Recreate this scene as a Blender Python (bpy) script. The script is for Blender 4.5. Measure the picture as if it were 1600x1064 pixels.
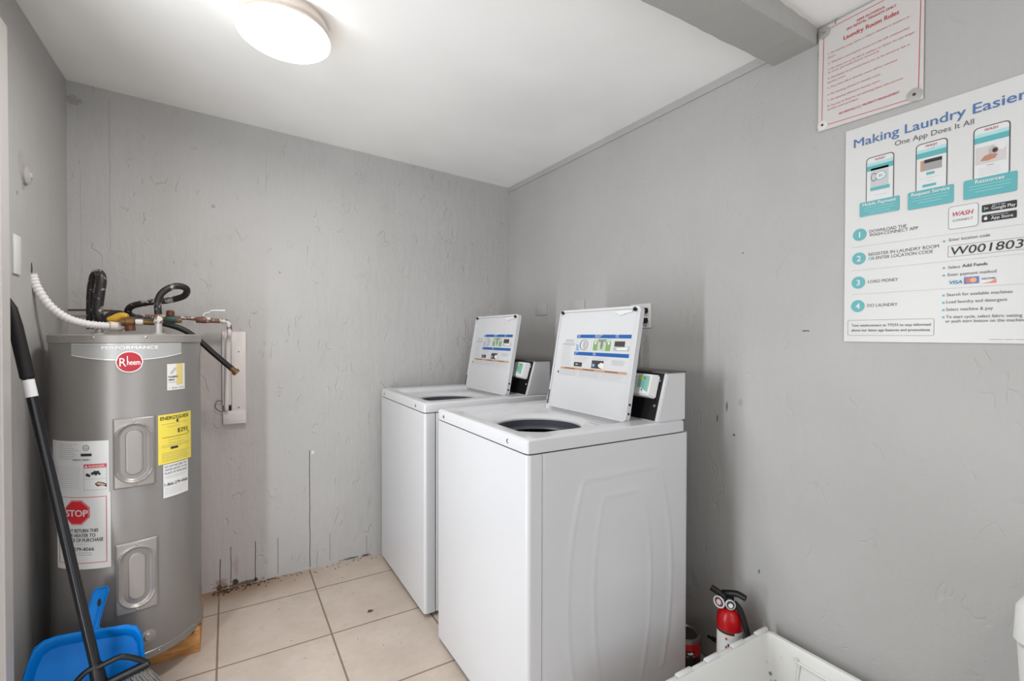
import bpy, bmesh, math, random
from contextlib import contextmanager
from mathutils import Vector, Matrix
random.seed(7)
PI = math.pi
for o in list(bpy.data.objects): bpy.data.objects.remove(o)
SC = bpy.context.scene
COL = SC.collection

# ------------------------------------------------------------ camera
CAM = Vector((-1.5935, -2.7142, 1.245))
yaw, pitch, roll = math.radians(30.7985), math.radians(0.6917), math.radians(0.1059)
fw = Vector((math.sin(yaw)*math.cos(pitch), math.cos(yaw)*math.cos(pitch), -math.sin(pitch)))
r0 = Vector((math.cos(yaw), -math.sin(yaw), 0)); u0 = r0.cross(fw)
rt = r0*math.cos(roll) + u0*math.sin(roll); up = -r0*math.sin(roll) + u0*math.cos(roll)
cd = bpy.data.cameras.new('camera'); cam = bpy.data.objects.new('camera', cd); COL.objects.link(cam)
cam.matrix_world = Matrix(((rt.x, up.x, -fw.x, CAM.x), (rt.y, up.y, -fw.y, CAM.y), (rt.z, up.z, -fw.z, CAM.z), (0, 0, 0, 1)))
cd.sensor_fit = 'HORIZONTAL'; cd.sensor_width = 36; cd.lens = 747.093*36/1600; cd.clip_start = .02
SC.camera = cam

# ------------------------------------------------------------ world, light, exposure
SC.view_settings.view_transform = 'Standard'; SC.view_settings.look = 'None'
SC.view_settings.gamma = 1; SC.view_settings.use_curve_mapping = False
SC.view_settings.exposure = 0.42
w = bpy.data.worlds.new('world'); SC.world = w; w.use_nodes = True
bg = w.node_tree.nodes['Background']; bg.inputs[0].default_value = (.90, .95, 1, 1); bg.inputs[1].default_value = 1.0

def area(name, loc, rot, sx, sy, power, col):
    l = bpy.data.lights.new(name, 'AREA'); l.shape = 'RECTANGLE'; l.size = sx; l.size_y = sy; l.energy = power; l.color = col
    o = bpy.data.objects.new(name, l); COL.objects.link(o); o.location = loc; o.rotation_euler = rot
    return o
# daylight through the side doorway (in the left wall) and an added soft fill behind the camera
area('side_daylight', (-2.26, -1.44, 1.05), (0, -PI/2, 0), 2.0, .10, 20, (.91, .96, 1))
area('front_fill', (-1.10, -4.05, 1.25), (PI/2, 0, 0), 1.9, 2.0, 12, (.94, .97, 1))
# (the ceiling lamp and an added, unseen second one are built below)

# ------------------------------------------------------------ helpers
def lin(c):
    return tuple(((v/255)/12.92 if v/255 <= .04045 else ((v/255+.055)/1.055)**2.4) for v in c) + (1,)
class G:
    """small node graph helper"""
    def __init__(s, m): s.nt = m.node_tree; s.b = s.nt.nodes['Principled BSDF']
    def n(s, t, **k):
        x = s.nt.nodes.new(t)
        for a, v in k.items(): setattr(x, a, v)
        return x
    def l(s, a, b): s.nt.links.new(a, b)
    def put(s, sock, v):
        if isinstance(v, bpy.types.NodeSocket): s.l(v, sock)
        else: sock.default_value = v
    def m(s, op, a, b=None, c=None):
        x = s.n('ShaderNodeMath', operation=op)
        for i, v in enumerate((a, b, c)):
            if v is not None: s.put(x.inputs[i], v)
        return x.outputs[0]
    def pos(s):
        g = s.n('ShaderNodeTexCoord'); p = s.n('ShaderNodeSeparateXYZ'); s.l(g.outputs['Object'], p.inputs[0])
        return g.outputs['Object'], p.outputs
    def noise(s, vec, scale, detail=3, rough=.55, stretch=None):
        if stretch:
            mp = s.n('ShaderNodeMapping'); mp.inputs['Scale'].default_value = stretch; s.l(vec, mp.inputs[0]); vec = mp.outputs[0]
        x = s.n('ShaderNodeTexNoise'); x.inputs['Scale'].default_value = scale; x.inputs['Detail'].default_value = detail
        x.inputs['Roughness'].default_value = rough; s.l(vec, x.inputs['Vector'])
        return x.outputs[0]
    def ramp(s, v, a, b):
        x = s.n('ShaderNodeMapRange', interpolation_type='SMOOTHSTEP')
        s.put(x.inputs[0], v); x.inputs[1].default_value = a; x.inputs[2].default_value = b
        return x.outputs[0]
    def mix(s, f, a, b):
        x = s.n('ShaderNodeMix', data_type='RGBA'); s.put(x.inputs[0], f); s.put(x.inputs[6], a); s.put(x.inputs[7], b)
        return x.outputs[2]
    def bump(s, h, strength, dist=.01):
        x = s.n('ShaderNodeBump'); x.inputs['Strength'].default_value = strength; x.inputs['Distance'].default_value = dist
        s.l(h, x.inputs['Height']); s.l(x.outputs[0], s.b.inputs['Normal'])
    def line(s, xx, z, c, hw, z0, z1, wob=None):
        d = s.m('SUBTRACT', xx, c)
        if wob is not None: d = s.m('ADD', d, wob)
        a = s.m('LESS_THAN', s.m('ABSOLUTE', d), hw)
        return s.m('MULTIPLY', a, s.m('MULTIPLY', s.m('GREATER_THAN', z, z0), s.m('LESS_THAN', z, z1)))
MATS = {}
def mat(name, rgb, rough=.5, metal=0, spec=None, var=0, vscale=8, bump=0, bscale=60, coat=0, emit=None, stretch=None):
    if name in MATS: return MATS[name]
    m = bpy.data.materials.new(name); m.use_nodes = True; g = G(m); b = g.b
    b.inputs['Roughness'].default_value = rough; b.inputs['Metallic'].default_value = metal
    if spec is not None: b.inputs['Specular IOR Level'].default_value = spec
    if coat: b.inputs['Coat Weight'].default_value = coat
    c = lin(rgb); vec, _ = g.pos()
    nz = g.noise(vec, vscale, 4, .6, stretch)
    lo = tuple(v*(1-var-.02) for v in c[:3])+(1,); hi = tuple(min(1, v*(1+var+.02)) for v in c[:3])+(1,)
    g.l(g.mix(nz, lo, hi), b.inputs['Base Color'])
    if bump: g.bump(g.noise(vec, bscale, 3), bump)
    if emit: b.inputs['Emission Color'].default_value = lin(emit[0]); b.inputs['Emission Strength'].default_value = emit[1]
    MATS[name] = m; return m

def obj(name, bm, m, parent=None, smooth=35, label=None, kind=None, loc=None):
    me = bpy.data.meshes.new(name); bmesh.ops.recalc_face_normals(bm, faces=bm.faces); bm.to_mesh(me); bm.free()
    return objm(name, me, m, parent, smooth, label, kind, loc)
def objm(name, me, m, parent=None, smooth=35, label=None, kind=None, loc=None):
    me.materials.clear(); me.materials.append(m)
    if smooth:
        me.shade_smooth(); me.set_sharp_from_angle(angle=math.radians(smooth))
    o = bpy.data.objects.new(name, me); COL.objects.link(o)
    if parent: o.parent = parent
    if loc: o.location = loc
    if label: o['label'] = label
    if kind: o['kind'] = kind
    return o
def tag(o, label, cat, group=None, kind=None):
    o['label'] = label; o['category'] = cat
    if group: o['group'] = group
    if kind: o['kind'] = kind
    return o
def thing(name, label, cat, loc=(0, 0, 0), group=None):
    o = bpy.data.objects.new(name, None); COL.objects.link(o); o.location = loc; o.empty_display_size = .05
    return tag(o, label, cat, group)
def struct(name, bm, m, smooth=0):
    o = obj(name, bm, m, None, smooth); o['kind'] = 'structure'; return o
B = bmesh.new
def box(bm, x0, x1, y0, y1, z0, z1, bev=0, seg=2, M=None):
    v = [bm.verts.new(p) for p in ((x0,y0,z0),(x1,y0,z0),(x1,y1,z0),(x0,y1,z0),(x0,y0,z1),(x1,y0,z1),(x1,y1,z1),(x0,y1,z1))]
    f = [bm.faces.new([v[i] for i in q]) for q in ((3,2,1,0),(4,5,6,7),(0,1,5,4),(1,2,6,5),(2,3,7,6),(3,0,4,7))]
    vs = v
    if bev:
        es = list({e for q in f for e in q.edges})
        r = bmesh.ops.bevel(bm, geom=es, offset=bev, segments=seg, affect='EDGES', profile=.5)
        vs = list({q for q in r['verts']} | {q for q in v if q.is_valid})
    if M is not None: bmesh.ops.transform(bm, matrix=M, verts=list({q for q in vs if q.is_valid}))
    return bm
def smoothpath(pts, n=8):
    P = [Vector(p) for p in pts]; out = []
    for i in range(len(P)-1):
        a = P[max(i-1, 0)]; b = P[i]; c = P[i+1]; d = P[min(i+2, len(P)-1)]
        for k in range(n):
            t = k/n
            out.append(.5*((2*b)+(c-a)*t+(2*a-5*b+4*c-d)*t*t+(-a+3*b-3*c+d)*t*t*t))
    out.append(P[-1]); return out
def tube(bm, pts, r, seg=14, rad=None):
    P = [Vector(p) for p in pts]; prev = None; rings = []
    for i, p in enumerate(P):
        t = (P[min(i+1, len(P)-1)]-P[max(i-1, 0)]).normalized()
        if prev is None: nrm = t.orthogonal().normalized()
        else: nrm = (prev-t*prev.dot(t)).normalized()
        prev = nrm; bn = t.cross(nrm); rr = rad(i, len(P)) if rad else r
        rings.append([bm.verts.new(p+(nrm*math.cos(2*PI*k/seg)+bn*math.sin(2*PI*k/seg))*rr) for k in range(seg)])
    for a, b in zip(rings, rings[1:]):
        for k in range(seg): bm.faces.new((a[k], a[(k+1) % seg], b[(k+1) % seg], b[k]))
    bm.faces.new(rings[0][::-1]); bm.faces.new(rings[-1]); return bm
def lathe(bm, prof, c=(0, 0, 0), axis='z', seg=48, caps=True, M=None):
    rings = []
    for r, h in prof:
        ring = []
        for k in range(seg):
            a = 2*PI*k/seg; x, y = r*math.cos(a), r*math.sin(a)
            p = {'z': (x, y, h), 'x': (h, x, y), 'y': (x, h, y)}[axis]
            q = Vector(p)
            if M is not None: q = M @ q
            ring.append(bm.verts.new(q+Vector(c)))
        rings.append(ring)
    for a, b in zip(rings, rings[1:]):
        for k in range(seg): bm.faces.new((a[k], a[(k+1) % seg], b[(k+1) % seg], b[k]))
    if caps: bm.faces.new(rings[0][::-1]); bm.faces.new(rings[-1])
    return bm
def prism(bm, poly, f0, f1):
    """poly 2-D points; f0/f1 map (a,b)->3-D for the two caps"""
    a = [bm.verts.new(f0(*p)) for p in poly]; b = [bm.verts.new(f1(*p)) for p in poly]
    bm.faces.new(a); bm.faces.new(b[::-1])
    for i in range(len(poly)): bm.faces.new((a[i], b[i], b[(i+1) % len(poly)], a[(i+1) % len(poly)]))
    return bm
def rrect(x0, y0, x1, y1, r, n=6):
    r = min(r, abs(x1-x0)/2-1e-5, abs(y1-y0)/2-1e-5); P = []
    if r <= 0: return [(x0, y0), (x1, y0), (x1, y1), (x0, y1)]
    for cx, cy, a0 in ((x1-r, y0+r, -PI/2), (x1-r, y1-r, 0), (x0+r, y1-r, PI/2), (x0+r, y0+r, PI)):
        for k in range(n+1):
            a = a0+PI/2*k/n; P.append((cx+r*math.cos(a), cy+r*math.sin(a)))
    return P

# text -> 2-D meshes
_tc = {}
def text_geo(s, bold=0, sq=0):
    k = (s, bold, sq)
    if k in _tc: return _tc[k]
    c = bpy.data.curves.new('t', 'FONT'); c.body = s; c.size = 1; c.offset = bold; c.resolution_u = 3; c.shear = sq; c.fill_mode = 'FRONT'
    o = bpy.data.objects.new('t', c); COL.objects.link(o)
    dg = bpy.context.evaluated_depsgraph_get(); me = bpy.data.meshes.new_from_object(o.evaluated_get(dg))
    V = [(v.co.x, v.co.y) for v in me.vertices]; F = [tuple(p.vertices) for p in me.polygons]
    bpy.data.objects.remove(o); bpy.data.curves.remove(c); bpy.data.meshes.remove(me)
    if not V: V = [(0, 0)]
    x0 = min(v[0] for v in V); x1 = max(v[0] for v in V)
    _tc[k] = (V, F, x0, x1); return _tc[k]
def clip(P, c, sg):
    out = []
    for i in range(len(P)):
        a, b = P[i], P[(i+1) % len(P)]; da, db = (a[0]-c)*sg, (b[0]-c)*sg
        if da >= 0: out.append(a)
        if (da > 0 and db < 0) or (da < 0 and db > 0):
            t = da/(da-db); out.append((c, a[1]+(b[1]-a[1])*t))
    return out
class Sheet:
    """printed matter: u right, v down, in metres, lifted h off the sheet"""
    def __init__(s, f, cyl=0): s.f = f; s.g = {}; s.c = cyl; s.n = 0; s.d = 0
    @contextmanager
    def grp(s):          # pieces drawn inside one group and under one name form one printed part
        if s.d == 0: s.n += 1
        s.d += 1
        yield
        s.d -= 1
    def bm(s, name, m):
        k = (name, s.n)
        if k not in s.g: s.g[k] = (B(), m)
        return s.g[k][0]
    def poly(s, *a, **k):
        with s.grp(): s._poly(*a, **k)
    def _poly(s, name, m, pts, h=1):
        bm = s.bm(name, m)
        us = [p[0] for p in pts]
        if s.c and max(us)-min(us) > s.c*1.2:
            u = math.floor(min(us)/s.c)*s.c
            while u < max(us):
                q = clip(clip(pts, u, 1), u+s.c, -1); u += s.c
                if len(q) > 2 and max(a[0] for a in q)-min(a[0] for a in q) > 1e-6: bm.faces.new([bm.verts.new(s.f(a, b, h)) for a, b in q])
            return
        vs = [bm.verts.new(s.f(u, v, h)) for u, v in pts]; bm.faces.new(vs)
    def rect(s, *a, **k):
        with s.grp(): s._rect(*a, **k)
    def _rect(s, name, m, u0, v0, u1, v1, h=1, r=0, cut=0):
        if cut:   # strips so that it can bend round a cylinder
            n = max(1, int(abs(u1-u0)/cut))
            for k in range(n):
                a = u0+(u1-u0)*k/n; b = u0+(u1-u0)*(k+1)/n; s.poly(name, m, [(a, v0), (b, v0), (b, v1), (a, v1)], h)
        else: s.poly(name, m, rrect(u0, v0, u1, v1, r) if r else [(u0, v0), (u1, v0), (u1, v1), (u0, v1)], h)
    def frame(s, *a, **k):
        with s.grp(): s._frame(*a, **k)
    def _frame(s, name, m, u0, v0, u1, v1, t, h=1, r=0):
        if r:
            a = rrect(u0, v0, u1, v1, r); b = rrect(u0+t, v0+t, u1-t, v1-t, max(r-t, 1e-4)); n = len(a)
            for i in range(n): s.poly(name, m, [a[i], a[(i+1) % n], b[(i+1) % n], b[i]], h)
        else:
            c = .01 if max(abs(u1-u0), abs(v1-v0)) > .02 else 0
            s.rect(name, m, u0, v0, u1, v0+t, h, cut=c); s.rect(name, m, u0, v1-t, u1, v1, h, cut=c)
            s.rect(name, m, u0, v0+t, u0+t, v1-t, h); s.rect(name, m, u1-t, v0+t, u1, v1-t, h)
    def disc(s, name, m, u, v, r, h=1, n=28, rv=None):
        s.poly(name, m, [(u+r*math.cos(2*PI*k/n), v+(rv or r)*math.sin(2*PI*k/n)) for k in range(n)], h)
    def text(s, name, m, t, u0, v, size, u1=None, h=2, bold=0, sq=0, center=False):
        V, F, x0, x1 = text_geo(t, 0, sq)
        sx = size if u1 is None else (u1-u0)/(x1-x0)
        off = u0-x0*sx
        if center: off = u0-(x0+x1)/2*sx
        with s.grp():
            bm = s.bm(name, m); d = bold*size*.9
            for k, (dx, dy) in enumerate(((-d, 0), (d, 0), (0, -d*.6), (0, d*.6)) if bold else ((0, 0),)):
                vs = [bm.verts.new(s.f(off+x*sx+dx, v-y*size+dy, h+k*.12)) for x, y in V]
                for f in F: bm.faces.new([vs[i] for i in f])
    def build(s, parent, labels={}):
        out = {}
        for (k, _), (bm, m) in s.g.items():
            me = bpy.data.meshes.new(k); bm.to_mesh(me); bm.free()
            out[k] = objm(k, me, m, parent, 0, labels.get(k))
        return out

# ------------------------------------------------------------ materials of the room
def wall_mat(name, rgb, ax, cracks=(), pink=None, wall_marks=(), specks=.735, bmp=.8):
    m = bpy.data.materials.new(name); m.use_nodes = True; g = G(m); vec, p = g.pos()
    X = p[ax]; Z = p[2]
    big = g.noise(vec, 1.6, 3, .5); fine = g.noise(vec, 26, 5, .6); strk = g.noise(vec, 30, 4, .6, (1, 1, .16))
    c = lin(rgb); col = g.mix(g.ramp(big, .3, .7), tuple(v*.95 for v in c[:3])+(1,), tuple(v*1.04 for v in c[:3])+(1,))
    if pink:
        e = g.m('ADD', X, g.m('MULTIPLY', g.noise(vec, 3, 2), .12)); f = g.m('MULTIPLY', g.ramp(e, pink[0]+.26, pink[0]-.08), g.ramp(Z, pink[1]+.2, pink[1]-.2))
        col = g.mix(g.m('MULTIPLY', f, .45), col, lin(pink[2]))
    dark = g.ramp(g.noise(vec, 17, 6, .7), specks, specks+.05)
    col = g.mix(g.m('MULTIPLY', dark, .35), col, lin((95, 90, 86)))
    wob = g.m('MULTIPLY', g.m('SUBTRACT', g.noise(vec, 14, 2), .5), .006); h = None
    for (cx, hw, z0, z1, s) in cracks:
        k = g.line(X, Z, cx, hw, z0, z1, wob); brk = g.ramp(strk, .32, .42) if s < .9 else 1.0
        k = g.m('MULTIPLY', k, brk); col = g.mix(g.m('MULTIPLY', k, s), col, lin((52, 46, 42)))
        h = k if h is None else g.m('MAXIMUM', h, k)
    for (cx, cz, rx, rz, s, rgb2) in wall_marks:
        d = g.m('ADD', g.m('POWER', g.m('DIVIDE', g.m('SUBTRACT', X, cx), rx), 2.0), g.m('POWER', g.m('DIVIDE', g.m('SUBTRACT', Z, cz), rz), 2.0))
        k = g.ramp(g.m('ADD', d, g.m('MULTIPLY', g.m('SUBTRACT', g.noise(vec, 55, 5, .7), .5), 4.5)), 1.2, .5)
        col = g.mix(g.m('MULTIPLY', k, s), col, lin(rgb2))
    g.l(col, g.b.inputs['Base Color']); g.b.inputs['Roughness'].default_value = .62; g.b.inputs['Specular IOR Level'].default_value = .3
    hh = g.m('ADD', g.m('MULTIPLY', fine, .5), g.m('MULTIPLY', strk, .6))
    crk = g.ramp(g.noise(vec, 9, 6, .75), .62, .66); hh = g.m('ADD', hh, g.m('MULTIPLY', crk, .15))
    rid = g.m('ABSOLUTE', g.m('SUBTRACT', g.noise(vec, 11, 2, .5, (1, 1, .6)), .5)); msk = g.ramp(g.noise(vec, 8, 3, .6), .56, .62)
    hh = g.m('SUBTRACT', hh, g.m('MULTIPLY', g.m('MULTIPLY', g.ramp(rid, .02, .0), msk), .35))
    if h is not None: hh = g.m('SUBTRACT', hh, h)
    g.bump(hh, bmp, .008)
    return m
GREY = (173, 171, 169)
M_back = wall_mat('painted_back_wall', GREY, 0,
    cracks=[(-1.221, .0016, .01, .63, 1), (-1.476, .0016, .0, .205, .95), (-1.374, .0013, .01, .2, .7), (-1.627, .002, .0, .15, .9), (-1.582, .003, .02, .2, .5),
            (-1.12, .0012, .02, .17, .5), (-.924, .0012, .0, .11, .5), (-2.033, .0011, 1.6, 2.27, .22), (-2.13, .0012, 1.5, 1.95, .12), (-1.42, .001, 1.95, 2.15, .12)],
    pink=(-1.53, 1.25, (188, 172, 167)),  # pinkish tint painted into the wall where the heater's warm shade falls
    wall_marks=[(-1.632, .012, .012, .016, .95, (44, 30, 22)), (-1.565, .022, .014, .016, .95, (52, 34, 24)), (-1.625, .02, .03, .03, .55, (120, 84, 60)), (-1.53, .008, .09, .009, .8, (76, 54, 40)), (-1.475, .016, .006, .010, .9, (50, 32, 25)), (-1.56, .10, .012, .05, .35, (150, 122, 104)),
            (-1.02, .008, .05, .006, .8, (60, 50, 44)), (-.93, .004, .03, .008, .8, (70, 40, 34)),
            (-1.648, 1.86, .010, .010, .5, (120, 114, 110)), (-1.205, .62, .008, .008, .7, (225, 225, 225)), (-1.36, 1.56, .006, .006, .6, (115, 108, 104)), (-2.15, 2.24, .03, .02, .4, (110, 104, 100))])
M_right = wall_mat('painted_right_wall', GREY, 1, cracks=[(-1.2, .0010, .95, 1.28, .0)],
    wall_marks=[(-1.8797, 1.259, .012, .0022, .95, (58, 52, 48)), (-1.20, 1.14, .022, .13, .35, (120, 118, 114)), (-1.92, 2.12, .012, .045, .45, (110, 104, 100)),  # second mark: soft grey upright streak below the outlet
            (-1.655, 1.0, .010, .016, .35, (130, 127, 124)), (-1.60, .98, .004, .02, .8, (70, 68, 66)), (-1.56, .93, .004, .018, .7, (80, 78, 76)), (-1.63, .88, .005, .005, .8, (60, 58, 56)),
            (-1.73, .42, .003, .008, .8, (70, 66, 62)), (-1.66, 1.54, .004, .004, .7, (100, 96, 92))], specks=.77, bmp=.35)
M_left = wall_mat('painted_left_wall', GREY, 1, cracks=[(-.22, .001, 1.3, 2.2, .2)],
    wall_marks=[(-.53, 1.80, .03, .05, .35, (150, 144, 140)), (-.51, 1.735, .018, .012, .4, (120, 114, 110)), (-.565, 1.70, .006, .008, .7, (100, 94, 90)), (-.438, 1.47, .01, .02, .9, (40, 34, 30))], specks=.72, bmp=.45)
M_ceil = wall_mat('painted_ceiling', (241, 240, 238), 0, specks=.9, bmp=.06)
M_beam = wall_mat('painted_beam', (168, 166, 162), 0, specks=.8, bmp=.15)
def floor_mat():
    m = bpy.data.materials.new('beige_floor_tile'); m.use_nodes = True; g = G(m); vec, p = g.pos(); S = .4073
    def grout(x, off):
        f = g.m('FRACT', g.m('DIVIDE', g.m('SUBTRACT', x, off), S)); return g.m('MULTIPLY', g.m('MINIMUM', f, g.m('SUBTRACT', 1.0, f)), S)
    d = g.m('MINIMUM', grout(p[0], -1.6319), grout(p[1], -.2295)); gm = g.ramp(d, .0042, .0028)
    a = g.noise(vec, 3.2, 6, .65); b = g.noise(vec, 22, 5, .7)
    ix = g.m('FLOOR', g.m('DIVIDE', g.m('SUBTRACT', p[0], -1.6319), S)); iy = g.m('FLOOR', g.m('DIVIDE', g.m('SUBTRACT', p[1], -.2295), S))
    wn = g.n('ShaderNodeTexWhiteNoise', noise_dimensions='2D'); cb = g.n('ShaderNodeCombineXYZ'); g.l(ix, cb.inputs[0]); g.l(iy, cb.inputs[1]); g.l(cb.outputs[0], wn.inputs[0])
    col = g.mix(g.ramp(a, .3, .7), lin((178, 164, 152)), lin((196, 182, 170))); col = g.mix(g.m('MULTIPLY', g.ramp(b, .45, .75), .35), col, lin((166, 149, 136)))
    col = g.mix(g.m('MULTIPLY', wn.outputs[0], .18), col, lin((190, 168, 150)))
    # brown dirt washed against the back wall, left part
    dm = g.m('MULTIPLY', g.ramp(g.m('ADD', p[1], g.m('MULTIPLY', a, .2)), -.12, .07), g.ramp(p[0], -1.0, -1.6)); col = g.mix(g.m('MULTIPLY', dm, .8), col, lin((132, 98, 72)))
    dm2 = g.m('MULTIPLY', g.ramp(g.noise(vec, 30, 5, .7), .56, .66), g.ramp(p[1], -.10, -.01)); col = g.mix(g.m('MULTIPLY', dm2, .7), col, lin((92, 72, 58)))
    sp = g.ramp(g.noise(vec, 60, 3, .6), .74, .78); col = g.mix(g.m('MULTIPLY', sp, .6), col, lin((110, 86, 66)))
    col = g.mix(gm, col, lin((128, 108, 92))); g.l(col, g.b.inputs['Base Color'])
    g.b.inputs['Roughness'].default_value = .42
    g.bump(g.m('SUBTRACT', g.m('MULTIPLY', b, .15), gm), .35, .004); return m
M_floor = floor_mat()

# ------------------------------------------------------------ room
XL, YF = -2.1732, -4.0
def zc(x): return 2.2064 - .0518*x
bm = B(); box(bm, XL-.12, .12, YF-.1, .12, -.1, 0); struct('floor', bm, M_floor)
bm = B(); box(bm, XL-.12, .12, 0, .1, 0, 2.5); struct('wall_back', bm, M_back)
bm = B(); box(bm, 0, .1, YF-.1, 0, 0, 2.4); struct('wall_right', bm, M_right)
DY0, DY1, DZ = -1.56, -.86, 2.06      # side doorway
bm = B(); box(bm, XL-.1, XL, DY1, 0, 0, 2.5); box(bm, XL-.1, XL, YF-.1, DY0, 0, 2.5); box(bm, XL-.1, XL, DY0, DY1, DZ, 2.5); struct('wall_left', bm, M_left)
FX0, FX1, FZ = -2.0, -.2, 2.1
bm = B(); box(bm, XL, FX0, YF-.1, YF, 0, 2.5); box(bm, FX1, 0, YF-.1, YF, 0, 2.5); box(bm, FX0, FX1, YF-.1, YF, FZ, 2.5); struct('wall_front', bm, M_left)
bm = B(); x0, x1 = XL-.12, .12
for y0, y1 in ((YF-.1, .12),):
    v = [bm.verts.new(q) for q in ((x0, y0, zc(x0)), (x1, y0, zc(x1)), (x1, y1, zc(x1)), (x0, y1, zc(x0)), (x0, y0, zc(x0)+.1), (x1, y0, zc(x1)+.1), (x1, y1, zc(x1)+.1), (x0, y1, zc(x0)+.1))]
    for q in ((3,2,1,0),(4,5,6,7),(0,1,5,4),(1,2,6,5),(2,3,7,6),(3,0,4,7)): bm.faces.new([v[i] for i in q])
struct('ceiling', bm, M_ceil)
# ceiling beam, slightly ragged along its edges where paint has chipped
bm = B(); random.seed(3); n = 60; A = []
for i in range(n+1):
    x = XL+(0-XL)*i/n; j = lambda s: random.uniform(-s, s)
    A.append([bm.verts.new(q) for q in ((x, -1.768+j(.0022), 2.154), (x, -1.906+j(.0022), 2.154+j(.001)), (x, -1.913, 2.40), (x, -1.762, 2.40))])
for a, b in zip(A, A[1:]):
    for k in range(4): bm.faces.new((a[k], a[(k+1) % 4], b[(k+1) % 4], b[k]))
bm.faces.new(A[0]); bm.faces.new(A[-1][::-1]); struct('trim_1', bm, M_beam)
bm = B(); box(bm, -.007, 0, -1.765, -.001, 2.176, 2.2062, .001); struct('trim_2', bm, M_right)
# doorway casing at the left wall: the near edge seen at the left of the picture
M_cas = mat('casing_paint', (182, 178, 175), .5, var=.03, bump=.1, bscale=30)
bm = B(); box(bm, XL, -2.126, -.862, -.80, 0, DZ+.06, .003); box(bm, XL, -2.138, -.868, -.862, 0, DZ+.06)
box(bm, XL, -2.126, DY0-.062, DY0, 0, DZ+.06, .003); box(bm, XL, -2.126, DY0, DY1, DZ, DZ+.06, .003); struct('door_1', bm, M_cas)
bm = B(); box(bm, XL-.085, XL-.045, -1.345, DY1, .005, DZ-.003, .003); struct('door_3', bm, M_cas)   # door standing partly open: daylight comes through the gap
bm = B(); box(bm, FX0-.06, FX0, YF, YF+.02, 0, FZ+.06, .002); box(bm, FX1, FX1+.06, YF, YF+.02, 0, FZ+.06, .002); box(bm, FX0, FX1, YF, YF+.02, FZ, FZ+.06, .002); struct('door_2', bm, M_cas)

# ------------------------------------------------------------ common materials
WHITE = mat('white_enamel', (201, 201, 203), .28, var=.012, vscale=3, coat=.15)
WHITE2 = mat('white_plastic', (212, 212, 210), .4, var=.02)
BLACK = mat('black_plastic', (13, 13, 14), .42, spec=.35)
BLACKR = mat('black_rubber', (24, 22, 22), .6, spec=.3, var=.15, vscale=30)
STEEL = mat('steel', (170, 168, 164), .35, .85)
DARK = mat('dark_gap', (18, 18, 18), .8)
BRASS = mat('aged_brass', (124, 94, 58), .42, .6, var=.25, vscale=40)
COPPER = mat('tarnished_copper', (112, 72, 54), .5, .5, var=.3, vscale=40)
PAPER = mat('white_print_paper', (214, 214, 213), .55)
INKB = mat('black_ink', (40, 40, 42), .6)
INKG = mat('grey_ink', (120, 120, 120), .6)
INKL = mat('pale_grey_ink', (170, 170, 170), .6)
RED = mat('red_ink', (196, 34, 44), .5)

# ------------------------------------------------------------ ceiling light
def ceiling_light(cx, cy, label, watt):
    z = zc(cx); t = thing('ceiling_light', label, 'ceiling light', (cx, cy, z))
    tl = Matrix.Rotation(math.atan(.0518), 3, 'Y')
    bm = B(); lathe(bm, [(.125, .01), (.125, -.012), (.133, -.018), (.133, -.030), (.127, -.036), (.137, -.052)], seg=64, M=tl); obj('base', bm, mat('lamp_base_white', (226, 214, 204), .4), t)
    bm = B(); lathe(bm, [(.137, -.052), (.141, -.060), (.139, -.070), (.128, -.079), (.10, -.086), (.06, -.090), (.01, -.0915)], seg=64, M=tl)
    l = bpy.data.lights.new('lamp_light', 'AREA'); l.shape = 'DISK'; l.size = .25; l.energy = watt; l.color = (1, .975, .94)
    q = bpy.data.objects.new('lamp_light', l); COL.objects.link(q); q.location = (cx, cy, z-.094); q.rotation_euler = (0, math.atan(.0518), 0)
    obj('diffuser', bm, mat('lit_diffuser', (255, 252, 246), .4, emit=((255, 249, 240), 4.6)), t, 60)
    return t
ceiling_light(-1.425, -.985, 'round white flush ceiling light, switched on, with a glowing dome diffuser', 7.5)
ceiling_light(-1.0, -3.2, 'added round white ceiling light out of view behind the camera, giving fill', 5)  # second lamp, out of view, added to fill the room from behind

# ------------------------------------------------------------ water heater
HC = Vector((-1.912, -.40)); HR = .225; HZ0, HZ1 = .095, 1.244
blk = B(); box(blk, -2.10, -1.690, -.492, -.20, 0, HZ0, .003)
def wood_mat():
    m = bpy.data.materials.new('raw_wood'); m.use_nodes = True; g = G(m); vec, p = g.pos()
    a = g.noise(vec, 9, 5, .6, (1, 6, 6)); b = g.noise(vec, 30, 4, .7)
    col = g.mix(g.ramp(a, .35, .7), lin((196, 142, 84)), lin((150, 98, 52)))
    k = g.m('MULTIPLY', g.ramp(b, .5, .62), g.ramp(p[2], .055, .085)); col = g.mix(k, col, lin((38, 26, 20)))
    g.l(col, g.b.inputs['Base Color']); g.b.inputs['Roughness'].default_value = .7; g.bump(a, .2, .004); return m
tag(obj('wooden_block', blk, wood_mat(), None, 30), 'raw pine timber block on the floor tiles carrying the grey water heater', 'wood block')
M_tank = mat('grey_tank_enamel', (134, 130, 127), .33, .35, var=.03, vscale=2)
M_tank2 = mat('grey_panel_enamel', (150, 145, 141), .36, .35, var=.04, vscale=6)
ht = thing('water_heater', 'tall grey cylindrical tank water heater standing in the left corner on timber blocks', 'water heater', (HC.x, HC.y, HZ0))
def hl(p): return Vector(p)-Vector((HC.x, HC.y, HZ0))
H = HZ1-HZ0
bm = B(); lathe(bm, [(HR-.012, .004), (HR-.002, .012), (HR, .026), (HR, H-.022), (HR-.004, H-.01)], seg=128); obj('tank', bm, M_tank, ht)
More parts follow.
